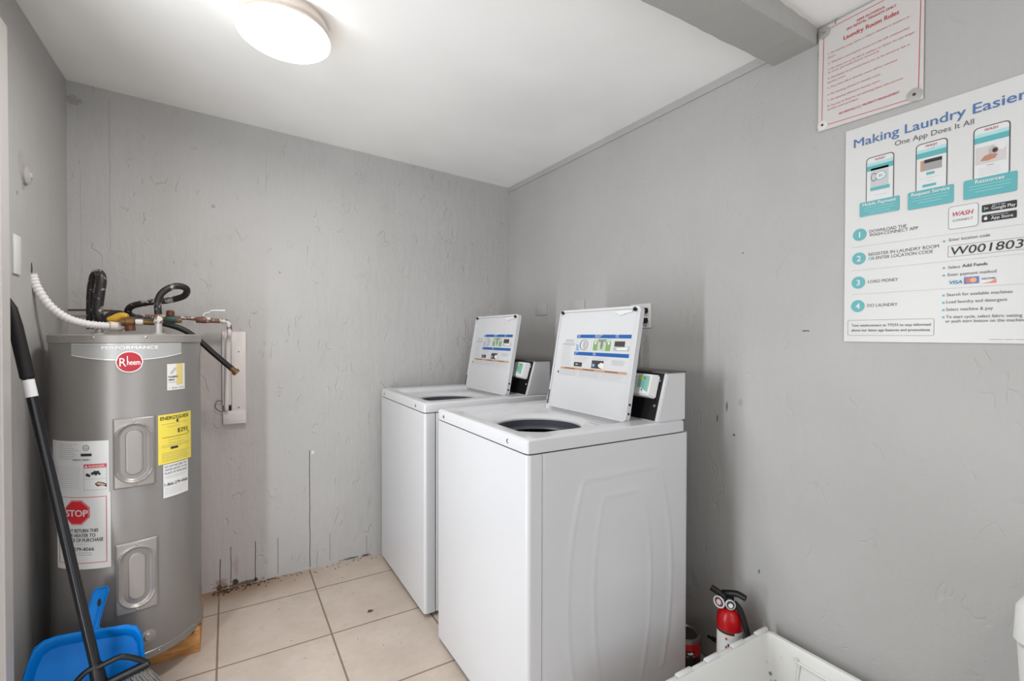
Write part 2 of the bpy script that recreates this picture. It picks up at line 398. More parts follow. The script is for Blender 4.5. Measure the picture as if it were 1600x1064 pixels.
bm = B(); lathe(bm, [(HR-.006, 0), (HR+.0025, .001), (HR+.003, .024), (HR+.0005, .026)], seg=128); obj('base_ring', bm, M_tank, ht)
bm = B(); lathe(bm, [(HR+.0005, H-.030), (HR+.0035, H-.029), (HR+.0035, H-.004), (HR-.002, H), (.02, H+.001)], seg=128); obj('top_cap', bm, M_tank2, ht)
def cylmap(th0, z0, R0=HR, lift=.0006):
    t0 = math.radians(th0)
    def f(u, v, h):
        a = t0+u/HR; r = R0+lift*h; return Vector((r*math.cos(a), r*math.sin(a), z0-v-HZ0))
    return f
# screws on the cap and the base ring
for i, (th, z) in enumerate([(-137, 1.234), (-107, 1.234), (-71, 1.234), (-30, 1.232), (-62.9, .111), (-25, .111)]):
    a = math.radians(th); bm = B(); lathe(bm, [(.0042, 0), (.0042, .0018), (.002, .0032)], seg=12, M=Matrix.Rotation(a, 3, 'Z') @ Matrix.Rotation(PI/2, 3, 'Y'))
    obj('screw', bm, STEEL, ht, loc=((HR+.003)*math.cos(a), (HR+.003)*math.sin(a), z-HZ0))
# silver plate with the range name
M_plate = mat('silver_badge', (172, 172, 170), .35, .3)
S = Sheet(cylmap(-125, 1.212), .008); Wp = .332; N = 40
for k in ():
    pass
def badge(k):
    a, b = Wp*k/N, Wp*(k+1)/N; q = lambda x: .058-.019*((x-Wp/2)/(Wp/2))**2
    S.poly('badge_plate', M_plate, [(a, 0), (b, 0), (b, q(b)), (a, q(a))], 1)
    S.poly('badge_trim', mat('bright_trim', (236, 236, 236), .2, .3), [(a, q(a)-.0028), (b, q(b)-.0028), (b, q(b)), (a, q(a))], 2)
    S.poly('badge_top_trim', mat('bright_trim', (236, 236, 236), .2, .3), [(a, 0), (b, 0), (b, .0016), (a, .0016)], 2)
with S.grp():
    for k in range(N): badge(k)
S.text('badge_lettering', mat('badge_letters', (232, 230, 224), .3), 'PERFORMANCE', .092, .0185, .0145, .249, bold=.025)
S.build(ht, {'badge_plate': 'silver shield-shaped name plate'})
S = Sheet(cylmap(-82.5, 1.149, lift=.0009), .008)
wd = mat('logo_white', (238, 234, 232), .4)
def ov(name, m, ru, rv, h):
    n = 14
    for k in range(n):
        a = -ru+2*ru*k/n; b = -ru+2*ru*(k+1)/n; A_ = rv*math.sqrt(max(0, 1-(a/ru)**2)); B_ = rv*math.sqrt(max(0, 1-(b/ru)**2))
        pts = [(a, -A_), (b, -B_), (b, B_), (a, A_)]
        if A_ < 1e-6: pts = [(a, 0), (b, -B_), (b, B_)]
        if B_ < 1e-6: pts = [(a, -A_), (b, 0), (a, A_)]
        S.poly(name, m, pts, h)
with S.grp(): ov('logo_rim', wd, .0375, .0365, 3)
with S.grp(): ov('logo_badge', mat('logo_red', (172, 20, 38), .45), .0345, .0335, 4)
S.text('logo_lettering', wd, 'R', -.0265, .0150, .042, -.0085, h=5, bold=0)
S.text('logo_lettering', wd, 'heem', -.0065, .0105, .027, .0285, h=5, bold=.01)
S.rect('logo_lettering', wd, -.0065, -.020, -.0043, .004, 5)
S.build(ht, {'logo_badge': 'red oval maker badge with white script'})
# pressed access panels
def access_panel(th0, z0, wdt, hgt):
    nx, nz = 44, 90; bm = B(); t0 = math.radians(th0); V = {}
    for i in range(nx+1):
        for j in range(nz+1):
            u = wdt*i/nx; v = hgt*j/nz
            # stadium distance
            cx, cy = wdt/2, hgt/2; ru = .047; hh = hgt*.42-ru
            dy = max(0, abs(v-cy)-hh); d = math.hypot(u-cx, dy)
            h = .004+.0035*math.exp(-((d-ru)/.0035)**2)
            if d < ru: h += -.010*min(1, (ru-d)/.012)
            if d < .027: h += .006*min(1, (.027-d)/.005)
            e = min(u, wdt-u, v, hgt-v)
            if e < .004: h -= .0034*(1-e/.004)
            a = t0+u/HR; V[i, j] = bm.verts.new(((HR+h+.004)*math.cos(a), (HR+h+.004)*math.sin(a), z0-v-HZ0))
    for i in range(nx):
        for j in range(nz): bm.faces.new((V[i, j], V[i, j+1], V[i+1, j+1], V[i+1, j]))
    bd = [V[i, 0] for i in range(nx+1)]+[V[nx, j] for j in range(1, nz+1)]+[V[i, nz] for i in range(nx-1, -1, -1)]+[V[0, j] for j in range(nz-1, 0, -1)]
    inn = []
    for q in bd:
        s = (HR-.001)/math.hypot(q.co.x, q.co.y); inn.append(bm.verts.new((q.co.x*s, q.co.y*s, q.co.z)))
    for i in range(len(bd)): bm.faces.new((bd[i], bd[(i+1) % len(bd)], inn[(i+1) % len(bd)], inn[i]))
    o = obj('access_panel', bm, M_tank2, ht, 50)
    for v in (.011, hgt-.011):
        a = t0+wdt/2/HR; bm = B(); lathe(bm, [(.004, 0), (.004, .002), (.002, .0034)], seg=12, M=Matrix.Rotation(a, 3, 'Z') @ Matrix.Rotation(PI/2, 3, 'Y'))
        obj('screw', bm, STEEL, o, loc=((HR+.008)*math.cos(a), (HR+.008)*math.sin(a), z0-v-HZ0))
access_panel(-94.2, .955, .114, .241); access_panel(-93.2, .525, .116, .248)
a = math.radians(-71); bm = B(); lathe(bm, [(.024, 0), (.024, .002), (.014, .004), (.010, .010), (.008, .010)], seg=24, M=Matrix.Rotation(a, 3, 'Z') @ Matrix.Rotation(PI/2, 3, 'Y'))
obj('drain_valve', bm, M_tank2, ht, loc=(HR*math.cos(a), HR*math.sin(a), .175-HZ0))
# rating label
def bars(S, *a, **k):
    with S.grp(): bars_(S, *a, **k)
def bars_(S, name, m, u0, v0, u1, n, dv, t=.0011, jit=.35, h=2):
    for i in range(n):
        e = u1-(u1-u0)*random.random()*jit; c = u0
        while c < e:
            w_ = random.uniform(.006, .016); S.rect(name, m, c, v0+i*dv, min(c+w_, e), v0+i*dv+t, h); c += w_+.0016
S = Sheet(cylmap(-150, .885), .008); S.rect('rating_label', PAPER, .004, 0, .208, .232, 1, cut=.008)
bars(S, 'fine_print', INKG, .044, .010, .122, 8, .007); bars(S, 'fine_print', INKL, .02, .088, .13, 11, .0068, jit=.08)
S.disc('fine_print', INKB, .143, .023, .0098, 2); S.disc('fine_print', PAPER, .143, .023, .0080, 2.6); S.text('label_lettering', INKB, 'UL', .1385, .0262, .0095, h=3.2, bold=.02)
S.rect('label_lettering', INKB, .127, .042, .160, .051, 2); 
with S.grp():
  for k in range(26): S.rect('bar_code', INKG, .098+k*.0023, .060, .098+k*.0023+random.choice((.0007, .0012, .0016)), .066, 2)
S.rect('warning_panel', mat('warning_red', (204, 62, 68), .5), .136, .078, .202, .0905, 2, cut=.01)
S.text('warning_panel_text', PAPER, 'DANGER', .152, .0885, .0105, .197, h=3.4, bold=.02); S.poly('warning_panel_text', PAPER, [(.139, .0885), (.149, .0885), (.144, .080)], 3.4)
S.frame('fine_print', INKG, .136, .0905, .202, .166, .0008, 2); S.rect('fine_print', INKG, .136, .128, .202, .1286, 2)
with S.grp():
  for (u, v, r) in ((.147, .114, .0055), (.152, .117, .0045), (.162, .110, .005), (.169, .107, .006), (.177, .106, .005), (.172, .112, .005), (.182, .112, .004)): S.disc('warning_picture', INKB, u, v, r, 2, 10)
S.poly('warning_picture', INKB, [(.168, .145), (.178, .138), (.192, .142), (.202, .148), (.202, .158), (.190, .152), (.176, .154)], 2)
S.poly('warning_picture', mat('skin_print', (196, 150, 130), .5), [(.172, .1445), (.18, .1405), (.19, .144), (.2, .150), (.196, .152), (.18, .150)], 3)
S.build(ht, {'rating_label': 'white rating label with a red danger panel'})
# stop label
S = Sheet(cylmap(-142, .709), .008); S.rect('stop_label', PAPER, .0, 0, .1805, .256, 3, cut=.008)
S.frame('label_border', RED, .012, .012, .170, .236, .0018, 4)
def octo(r): return [(.081+r*math.cos(PI/8+k*PI/4), .064+r*math.sin(PI/8+k*PI/4)) for k in range(8)]
S.poly('stop_sign_print', mat('stop_red', (204, 30, 42), .45), octo(.0445), 4); 
o1, o2 = octo(.042), octo(.0408)
with S.grp():
  for k in range(8): S.poly('stop_sign_rim', PAPER, [o1[k], o1[(k+1) % 8], o2[(k+1) % 8], o2[k]], 5.5)
S.text('stop_lettering', PAPER, 'STOP', .0455, .0765, .031, .117, h=6, bold=.03)
S.text('label_lettering', INKB, 'DO NOT RETURN THIS', .022, .131, .0165, .146, h=4, bold=.02); S.text('label_lettering', INKB, 'WATER HEATER TO', .026, .147, .0165, .138, h=4, bold=.02)
S.text('label_lettering', INKB, 'THE PLACE OF PURCHASE', .0135, .163, .0165, .160, h=4, bold=.02)
bars(S, 'fine_print', INKL, .018, .171, .158, 1, .004, h=4); S.text('label_lettering', INKB, '1-866-279-4566', .030, .1935, .0165, .134, h=4, bold=.02)
bars(S, 'fine_print', INKG, .052, .200, .132, 2, .007, h=4, jit=.1); S.build(ht, {'stop_label': 'white label with a red stop sign'})
# energy label
YEL = mat('yellow_label', (224, 204, 78), .5)
S = Sheet(cylmap(-62.5, .953), .008); S.rect('energy_label', YEL, .001, 0, .132, .179, 1, cut=.008)
S.text('label_lettering', INKB, 'ENERGYGUIDE', .008, .0195, .0185, .117, h=2, bold=.02)
S.poly('label_lettering', INKB, [(.065, .02), (.071, .02), (.071, .027), (.0745, .027), (.068, .034), (.0615, .027), (.065, .027)], 2)
S.text('label_lettering', INKB, '$293', .068, .071, .0215, .113, h=2, bold=.01); S.rect('label_lettering', INKB, .0134, .083, .118, .0844, 2, cut=.01); S.poly('label_lettering', INKB, [(.113, .074), (.121, .074), (.117, .081)], 2)
bars(S, 'fine_print', INKG, .012, .034, .118, 1, .005); bars(S, 'fine_print', INKG, .03, .045, .1, 1, .005); bars(S, 'fine_print', INKG, .035, .094, .1, 2, .01); bars(S, 'fine_print', INKG, .012, .112, .12, 2, .006, jit=.1)
S.rect('label_lettering', INKB, .042, .1205, .070, .1285, 2, cut=.01); bars(S, 'fine_print', INKG, .012, .14, .122, 5, .007, jit=.2); S.build(ht, {'energy_label': 'yellow energy label'})
# return notice
S = Sheet(cylmap(-59.5, .775), .008); S.rect('return_notice', PAPER, .004, .003, .101, .124, 3, cut=.008)
for t_, v in (('DO NOT RETURN THIS', .0155), ('WATER HEATER TO THE', .0275), ('PLACE OF PURCHASE', .0395)): S.text('label_lettering', INKB, t_, .009, v, .0105, .094, h=4)
bars(S, 'fine_print', INKL, .01, .047, .094, 2, .006, h=4, jit=.1); S.text('label_lettering', INKB, '1-866-279-4566', .008, .082, .0155, .097, h=4, bold=.015)
bars(S, 'fine_print', INKL, .01, .090, .094, 4, .007, h=4, jit=.3); S.build(ht, {'return_notice': 'small white return notice'})
# installer's sticker
S = Sheet(cylmap(-55, 1.133), .008); S.rect('service_sticker', mat('pale_sticker', (214, 212, 206), .4), .002, -.003, .0715, .093, 1, cut=.008)
S.rect('sticker_stripe', mat('gold_print', (206, 190, 120), .45), .036, -.002, .062, .074, 2, cut=.008); S.text('label_lettering', INKB, 'PLUMBING', .006, .047, .0085, .041, h=3, bold=.02)
S.text('label_lettering', INKB, 'NEEDS', .006, .0575, .0085, .028, h=3, bold=.02); bars(S, 'fine_print', INKG, .006, .064, .04, 1, .005, h=3); S.text('label_lettering', INKG, '1 866 279', .008, .0875, .0075, .066, h=3)
S.poly('sticker_drawing', INKL, [(.012, .03), (.03, .01), (.034, .014), (.018, .034)], 3); S.build(ht, {'service_sticker': 'silver and gold plumber sticker'})
# nipples on top
bm = B(); lathe(bm, [(.0, H), (.026, H), (.026, H+.004), (.0125, H+.006), (.0125, H+.050), (.014, H+.050), (.014, H+.056)], c=(.088, .0, 0), seg=24)
obj('pipe_nipple', bm, mat('pale_nipple', (190, 186, 182), .4, .4), ht, label='hot water outlet nipple')
bm = B(); lathe(bm, [(.0, H), (.026, H), (.026, H+.004), (.0125, H+.006), (.0125, H+.03)], c=(-.10, .06, 0), seg=24)
obj('pipe_nipple', bm, mat('pale_nipple', (190, 186, 182), .4, .4), ht, label='cold water inlet nipple')

# ------------------------------------------------------------ hoses and pipes above the heater
CAMv = CAM
def pix(u, v, y):
    d = fw+rt*((u-800)/747.093)+up*((532-v)/747.093); return CAM+d*((y-CAM.y)/d.y)
def hose_mat(name, a, b, thr=.55):
    m = bpy.data.materials.new(name); m.use_nodes = True; g = G(m); vec, p = g.pos()
    k = g.ramp(g.noise(vec, 28, 5, .7), thr, thr+.06); g.l(g.mix(k, lin(a), lin(b)), g.b.inputs['Base Color']); g.b.inputs['Roughness'].default_value = .5
    g.bump(g.noise(vec, 90, 3), .3, .002); return m
M_foam = hose_mat('paint_splashed_black_hose', (26, 22, 21), (150, 146, 142), .555)
M_hose = hose_mat('black_hose', (20, 16, 15), (52, 44, 40), .6)
M_pcu = hose_mat('paint_splashed_copper', (112, 76, 58), (202, 198, 194), .50)
# white flexible conduit from the left wall down to the tank
path = smoothpath([pix(50, 428, -.435), pix(58, 450, -.43), pix(78, 478, -.42), pix(105, 497, -.40), pix(135, 506, -.38), pix(163, 509, -.36), pix(186, 510, -.34)], 22)
bm = B(); tube(bm, path, .014, 18, rad=lambda i, n: .0135+.0014*math.sin(i*1.35))
cond = thing('flexible_conduit', 'white ribbed flexible conduit curving from the left wall onto the water heater top', 'conduit', path[-1])
obj('conduit_tube', bm, hose_mat('painted_conduit', (222, 219, 216), (120, 112, 106), .66), cond, 60, loc=-path[-1])
bm = B(); a, b = pix(170, 509, -.36), pix(190, 511, -.34); tube(bm, [a, a.lerp(b, .3), b, b+Vector((.006, 0, -.008))], .0175, 18); obj('connector', bm, mat('conduit_cream', (216, 206, 198), .5), cond, loc=-path[-1])
# left hose loop
p = [pix(141, 514, -.25), pix(140, 495, -.25), pix(141, 455, -.26), pix(146, 432, -.275), pix(155, 427, -.29), pix(158, 440, -.305), pix(154, 470, -.31), pix(153, 492, -.31), pix(160, 506, -.30)]
bm = B(); tube(bm, smoothpath(p), .0145, 16, rad=lambda i, n: .011+.006*min(1, max(0, (i/n-.30)*4)))
tag(obj('bent_hose', bm, M_foam, None, 60), 'upright narrow loop of paint-splashed black hose at the left of the heater top', 'hose')
# right hose loop: ends in the nipple
nip = Vector((HC.x+.088, HC.y, HZ1+.056))
p = [nip+Vector((0, 0, -.01)), nip+Vector((0, 0, .02)), pix(247, 470, -.40), pix(256, 455, -.40), pix(275, 447, -.385), pix(291, 451, -.36), pix(288, 462, -.33), pix(265, 469, -.30), pix(230, 473, -.27), pix(207, 478, -.25), pix(200, 486, -.23), pix(206, 494, -.20), pix(222, 497, -.18)]
lh = thing('looped_hose', 'black hose looping over from the hot outlet nipple toward the back wall', 'hose', nip)
bm = B(); tube(bm, smoothpath(p), .0125, 16); obj('hose_tube', bm, M_foam, lh, 60, loc=-nip)
bm = B(); lathe(bm, [(.0145, -.012), (.0158, -.01), (.0158, .004), (.0145, .008), (.0150, .018), (.0135, .022)], seg=20); obj('hose_fitting', bm, M_pcu, lh)
# discharge hose with brass end, hanging off to the right
p = [pix(196, 497, -.26), pix(225, 500, -.25), pix(262, 507, -.24), pix(288, 516, -.235), pix(310, 531, -.23), pix(335, 553, -.225), pix(361, 575, -.22)]
e = p[-1]; dh = thing('drain_hose', 'black drain hose drooping to the right over the heater with brass end fitting', 'hose', e)
bm = B(); tube(bm, smoothpath(p), .0118, 16); obj('hose_tube', bm, M_hose, dh, 60, loc=-e)
d = (p[-1]-p[-2]).normalized(); bm = B(); tube(bm, [Vector((0, 0, 0)), d*.006, d*.007, d*.018, d*.019, d*.033, d*.034], .012, 8, rad=lambda i, n: (.0135, .0135, .012, .012, .0165, .0165, .012)[i]); obj('brass_fitting', bm, BRASS, dh, 20)
# copper pipe run with valve and elbow
yb = -.10
run = thing('copper_pipe', 'copper and brass pipe run with valves above the water heater along the back wall', 'pipe', pix(345, 499, yb)); o0 = run.location.copy()
bm = B(); tube(bm, smoothpath([pix(218, 494, yb), pix(250, 495, yb), pix(290, 497, yb), pix(330, 501, yb)], 4), .008, 14); obj('pipe_run', bm, M_pcu, run, 60, loc=-o0)
bm = B(); tube(bm, smoothpath([pix(330, 501, yb), pix(352, 502, yb), pix(357, 505, yb), pix(358.5, 512, yb), pix(358.5, 520, yb)], 4), .0105, 14); obj('elbow', bm, M_pcu, run, 60, loc=-o0)
c = pix(267, 499, yb)
bm = B(); tube(bm, [c+Vector((-.035, 0, 0)), c+Vector((-.02, 0, 0)), c+Vector((0, 0, 0)), c+Vector((.02, 0, -.002)), c+Vector((.04, 0, -.004))], .018, 14, rad=lambda i, n: (.011, .016, .021, .015, .011)[i])
obj('mixing_valve', bm, hose_mat('green_brass', (44, 74, 66), (128, 96, 54), .52), run, 60, 'green and brass valve body', loc=-o0)
bm = B(); lathe(bm, [(.013, 0), (.0155, .002), (.0155, .020), (.010, .025)], c=c+Vector((-.002, 0, .015)), seg=16); obj('valve_cap', bm, COPPER, run, 40, loc=-o0)
c = pix(318, 500, yb)
bm = B(); tube(bm, [c+Vector((-.03, 0, 0)), c+Vector((-.026, 0, 0)), c+Vector((-.012, 0, 0)), c, c+Vector((.012, 0, 0)), c+Vector((.026, 0, 0)), c+Vector((.032, 0, 0))], .012, 14, rad=lambda i, n: (.010, .014, .014, .016, .014, .014, .010)[i]); obj('ball_valve', bm, M_pcu, run, 50, loc=-o0)
bm = B(); a = pix(318, 494, yb-.015); tube(bm, smoothpath([a, pix(319, 490, yb-.015), pix(327, 488, yb-.018), pix(332, 485.5, yb-.02), pix(352, 485.5, yb-.02)], 4), .004, 8, rad=lambda i, n: .0035 if i < n*.6 else .0048)
obj('valve_handle', bm, WHITE2, run, 60, 'white painted lever handle', loc=-o0)
# near brass run in front: tee, reducer, couplings
y2 = -.36; o2_ = pix(205, 505, y2)
tee = thing('brass_tee', 'brown brass tee and couplings lying behind the conduit on the heater top', 'pipe fitting', o2_)
bm = B(); tube(bm, [pix(190, 503, y2), pix(196, 503, y2), pix(197, 503, y2), pix(210, 503, y2), pix(211, 503, y2), pix(241, 504, y2)], .012, 16, rad=lambda i, n: (.015, .015, .0185, .0185, .0105, .0105)[i]); obj('coupling', bm, BRASS, tee, 30, loc=-o2_)
bm = B(); tube(bm, [pix(203, 497, y2), pix(203, 508, y2), pix(203, 509, y2), pix(204, 517, y2)], .012, 16, rad=lambda i, n: (.014, .014, .0165, .0165)[i]); obj('branch', bm, COPPER, tee, 30, loc=-o2_)
bm = B(); tube(bm, [pix(212, 503.5, y2), pix(224, 503.5, y2)], .0122, 16); obj('white_collar', bm, hose_mat('painted_collar', (214, 208, 204), (150, 96, 70), .52), tee, 30, loc=-o2_)
bm = B(); tube(bm, smoothpath([pix(168, 500, -.33), pix(178, 498, -.33), pix(190, 494, -.33), pix(200, 495, -.335)], 6), .013, 12, rad=lambda i, n: .009+.007*math.sin(PI*i/n))
tag(obj('yellow_tape_wrap', bm, mat('yellow_tape', (196, 152, 40), .5, var=.2, vscale=30), None, 60), 'yellow tape wrapped round a joint on the heater top beside the brass tee', 'tape')
bm = B(); tube(bm, smoothpath([pix(168, 506, -.28), pix(166, 496, -.25), pix(178, 489, -.22), pix(192, 490, -.20), pix(200, 499, -.20)], 6), .010, 12)
tag(obj('black_cable', bm, M_hose, None, 60), 'short black cable arched behind the yellow taped joint', 'cable')
bm = B(); tube(bm, smoothpath([pix(106, 484.5, -.03), pix(140, 484.5, -.03), pix(185, 486.5, -.04), pix(215, 494, -.06)], 6), .004, 8)
tag(obj('thin_copper_line', bm, COPPER, None, 60), 'thin brown copper line running low across the back wall behind the heater hoses', 'pipe')
# white standpipe on its backing board
M_wpaint = mat('dusty_white_paint', (206, 198, 194), .55, var=.05, vscale=14, bump=.15)
bd = thing('backing_board', 'shallow white painted board box fixed to the back wall right of the heater', 'wall board', (-1.565, 0, 1.03)); o1_ = bd.location.copy()
def L_(bm): bmesh.ops.translate(bm, vec=-o1_, verts=bm.verts); return bm
bm = B(); box(bm, -1.575, -1.514, -.018, 0, .81, 1.258, .002); box(bm, -1.614, -1.603, -.022, 0, .90, 1.258, .0015); box(bm, -1.603, -1.575, -.006, 0, .90, 1.258)
box(bm, -1.612, -1.514, -.022, 0, .808, .872, .002); obj('board', L_(bm), M_wpaint, bd)
bm = B(); box(bm, -1.606, -1.578, -.009, -.004, .872, .895); obj('opening', L_(bm), DARK, bd)
for z in (1.16, .886):
    bm = B(); lathe(bm, [(.003, -.0), (.003, -.002)], c=(-1.545, -.018, z), axis='y', seg=10); obj('screw', L_(bm), mat('rusty_screw', (90, 60, 44), .6, .4), bd)
bm = B(); pp = [pix(358.5, 514, yb), pix(358.5, 522, yb)]; xs = pp[0].x; tube(bm, smoothpath([pp[0], pp[1], (xs-.006, -.07, 1.20), (xs-.010, -.045, 1.05), (xs-.014, -.036, .90), (xs-.014, -.024, .880)], 6), .0095, 14)
tag(obj('standpipe', bm, M_wpaint, None, 60), 'thin vertical white painted pipe running down in front of the backing board', 'pipe')
bm = B(); tube(bm, smoothpath([(-1.603, -.012, .91), (-1.63, -.014, .925), (-1.645, -.014, .90), (-1.63, -.013, .875), (-1.607, -.012, .868)], 6), .0016, 8)
tag(obj('loose_wire', bm, mat('rusty_wire', (70, 56, 48), .6), None, 60), 'small loop of loose dark wire poking out at the backing board foot', 'wire')

# painted-over plates on the left wall
bm = B(); box(bm, XL, XL+.007, -.615, -.56, 1.435, 1.56, .002); q = tag(obj('switch_plate', bm, WHITE2, None), 'narrow cream plate on the left wall close to the door casing', 'wall plate')
bm = B(); lathe(bm, [(.03, .0), (.03, .008), (.022, .014), (.012, .016), (.008, .022)], c=(XL, -.50, 1.775), axis='x', seg=20)
tag(obj('painted_over_fitting', bm, M_left, None), 'round painted-over fitting bulging from the left wall above the cream plate', 'wall fitting')

# ------------------------------------------------------------ broom
ba = Vector((-1.932, -.812, .152)); bt = Vector((-2.1560, -.705, 1.352)); ax = (bt-ba).normalized()
br = thing('broom', 'long black handled broom leaning on the left wall over the dustpan', 'broom', (ba.x, ba.y, 0)); o3 = br.location.copy()
def T_(bm, o): bmesh.ops.translate(bm, vec=-o, verts=bm.verts); return bm
L0 = (bt-ba).length
bm = B(); tube(bm, [ba+ax*.03, ba+ax*(L0*.30), ba+ax*(L0*.302), ba+ax*(L0*.80)], .0140, 16); obj('handle', T_(bm, o3), mat('black_metal_handle', (24, 24, 27), .25, .2), br)
bm = B(); tube(bm, [ba+ax*(L0*.798), ba+ax*(L0*.801), ba+ax*(L0*.93), ba+ax*(L0*.975), bt], .0142, 16, rad=lambda i, n: (.014, .0172, .0172, .014, .004)[i]); obj('grip', T_(bm, o3), BLACKR, br)
bm = B(); tube(bm, [ba+ax*(L0*.752), ba+ax*(L0*.795)], .0144, 16); obj('handle_sticker', T_(bm, o3), PAPER, br, label='white sticker band')
bm = B(); tube(bm, [ba-ax*.015, ba+ax*.02, ba+ax*.075, ba+ax*.08], .017, 16, rad=lambda i, n: (.021, .020, .0175, .015)[i])
# triangular hanger frame and bristle block
hp = lambda x, z: Vector((x, -.815, z+.004))
tube(bm, smoothpath([hp(-1.940, .218), hp(-1.912, .226), hp(-1.885, .232), hp(-1.86, .222), hp(-1.828, .200), hp(-1.815, .180)], 5), .0085, 10)
tube(bm, smoothpath([hp(-1.940, .218), hp(-1.962, .216), hp(-1.985, .196), hp(-2.005, .165), hp(-2.015, .130)], 5), .0085, 10)
tube(bm, smoothpath([hp(-2.022, .118), hp(-1.98, .140), hp(-1.92, .160), hp(-1.86, .176), hp(-1.812, .188)], 5), .0125, 12)
obj('broom_head', T_(bm, o3), BLACK, br, 50)
bm = B(); random.seed(11)
for i in range(260):
    s = random.random(); x = -2.02+.205*s; z = .118+.066*s-.006; y = -.815+random.uniform(-.010, .008)
    fx = x+(s-.42)*.16+random.uniform(-.012, .012)+.02; fy = y-.040+random.uniform(-.035, .030); fz = .002+max(0, s-.75)*.12*random.random()
    a = Vector((x, y, z)); c = Vector((fx, fy, fz)); mid = a.lerp(c, .5)+Vector(((s-.4)*.012, 0, 0))
    tube(bm, [a, mid, c], .0013, 5)
obj('bristles', T_(bm, o3), mat('grey_bristles', (108, 104, 100), .6, var=.3, vscale=60), br, 60, kind='stuff')

# ------------------------------------------------------------ dustpan
sl = .38; ln = math.hypot(1, sl); nrm = Vector((0, -1, sl)).normalized()      # leaning back on the tank
def dpt(x, s, h): return Vector((x-.004, -.790+sl*s*.98/ln, s*.98/ln)) + nrm*h
BLUE = mat('blue_plastic', (0, 106, 186), .4, var=.03, spec=.15)
dp = thing('dustpan', 'bright blue plastic dustpan standing upright against the water heater behind the broom', 'dustpan', (-1.97, -.812, 0)); o4 = dp.location.copy()
out = [(-1.822, .012), (-1.826, .17), (-1.838, .255), (-1.853, .282), (-1.878, .294), (-1.91, .297), (-1.985, .306), (-2.05, .310), (-2.078, .306), (-2.098, .292), (-2.108, .262), (-2.122, .19), (-2.150, .012)]
cx_ = -1.975
bm = B(); rings = []
def ring(sc, h, zmin=None): return [bm.verts.new(dpt(cx_+(x-cx_)*sc, max(.002, .012 if s <= .012 else (s-.012)*(1-(1-sc)*1.0)+.012), h)) for x, s in out]
R1 = ring(1.0, .042); R0 = ring(1.02, .038); Rb = ring(.985, .0); R2 = ring(.975, .040); R3 = ring(.90, .006); R4 = ring(.55, .003)
def strip(a, b):
    for i in range(len(a)-1): bm.faces.new((a[i], a[i+1], b[i+1], b[i]))
strip(Rb, R0); strip(R0, R1); strip(R1, R2); strip(R2, R3); strip(R3, R4); bm.faces.new(R4); bm.faces.new(Rb[::-1])
for k in (0, -1): bm.faces.new((Rb[k], R0[k], R1[k], R2[k], R3[k], R4[k]))
bm.faces.new([Rb[0], R4[0], R4[-1], Rb[-1]])
obj('pan', T_(bm, o4), BLUE, dp, 50)
hd = [(-1.993, .300), (-1.940, .296), (-1.951, .312), (-1.950, .330), (-1.934, .405), (-1.931, .424), (-1.935, .430), (-1.962, .431), (-1.968, .425), (-1.982, .36)]
bm = B(); prism(bm, hd, lambda a, b: dpt(a, b, .034), lambda a, b: dpt(a, b, .020))
tube(bm, [dpt(x, s, .034) for x, s in hd[1:]], .0026, 8)
tube(bm, [dpt(-1.965, .30, .035), dpt(-1.953, .37, .036)], .0022, 8)
obj('dustpan_handle', T_(bm, o4), BLUE, dp, 50)
bm = B(); prism(bm, [(-1.9525+.0045*math.cos(2*PI*k/20), .386+.012*math.sin(2*PI*k/20)) for k in range(20)], lambda a, b: dpt(a, b, .0375), lambda a, b: dpt(a, b, .033)); obj('hanging_hole', T_(bm, o4), DARK, dp)

# ------------------------------------------------------------ washing machines
WX, WY = .664, .678; WZ = .945; SEAM = .9043
def ray_rr(cx, cy, x0, x1, y0, y1, r, a):
    dx, dy = math.cos(a), math.sin(a); best = 1e9
    for (n, lim, c) in ((dx, x1 if dx > 0 else x0, cx), (dy, y1 if dy > 0 else y0, cy)):
        if abs(n) > 1e-9: best = min(best, (lim-c)/n)
    x, y = cx+dx*best, cy+dy*best
    for (qx, sx, qy, sy) in ((x0+r, -1, y0+r, -1), (x1-r, 1, y0+r, -1), (x1-r, 1, y1-r, 1), (x0+r, -1, y1-r, 1)):
        if (x-qx)*sx > 0 and (y-qy)*sy > 0:
            ox, oy = cx-qx, cy-qy; b = ox*dx+oy*dy; c = ox*ox+oy*oy-r*r; D = b*b-c
            if D >= 0: t = -b+math.sqrt(D); x, y = cx+dx*t, cy+dy*t
    return x, y
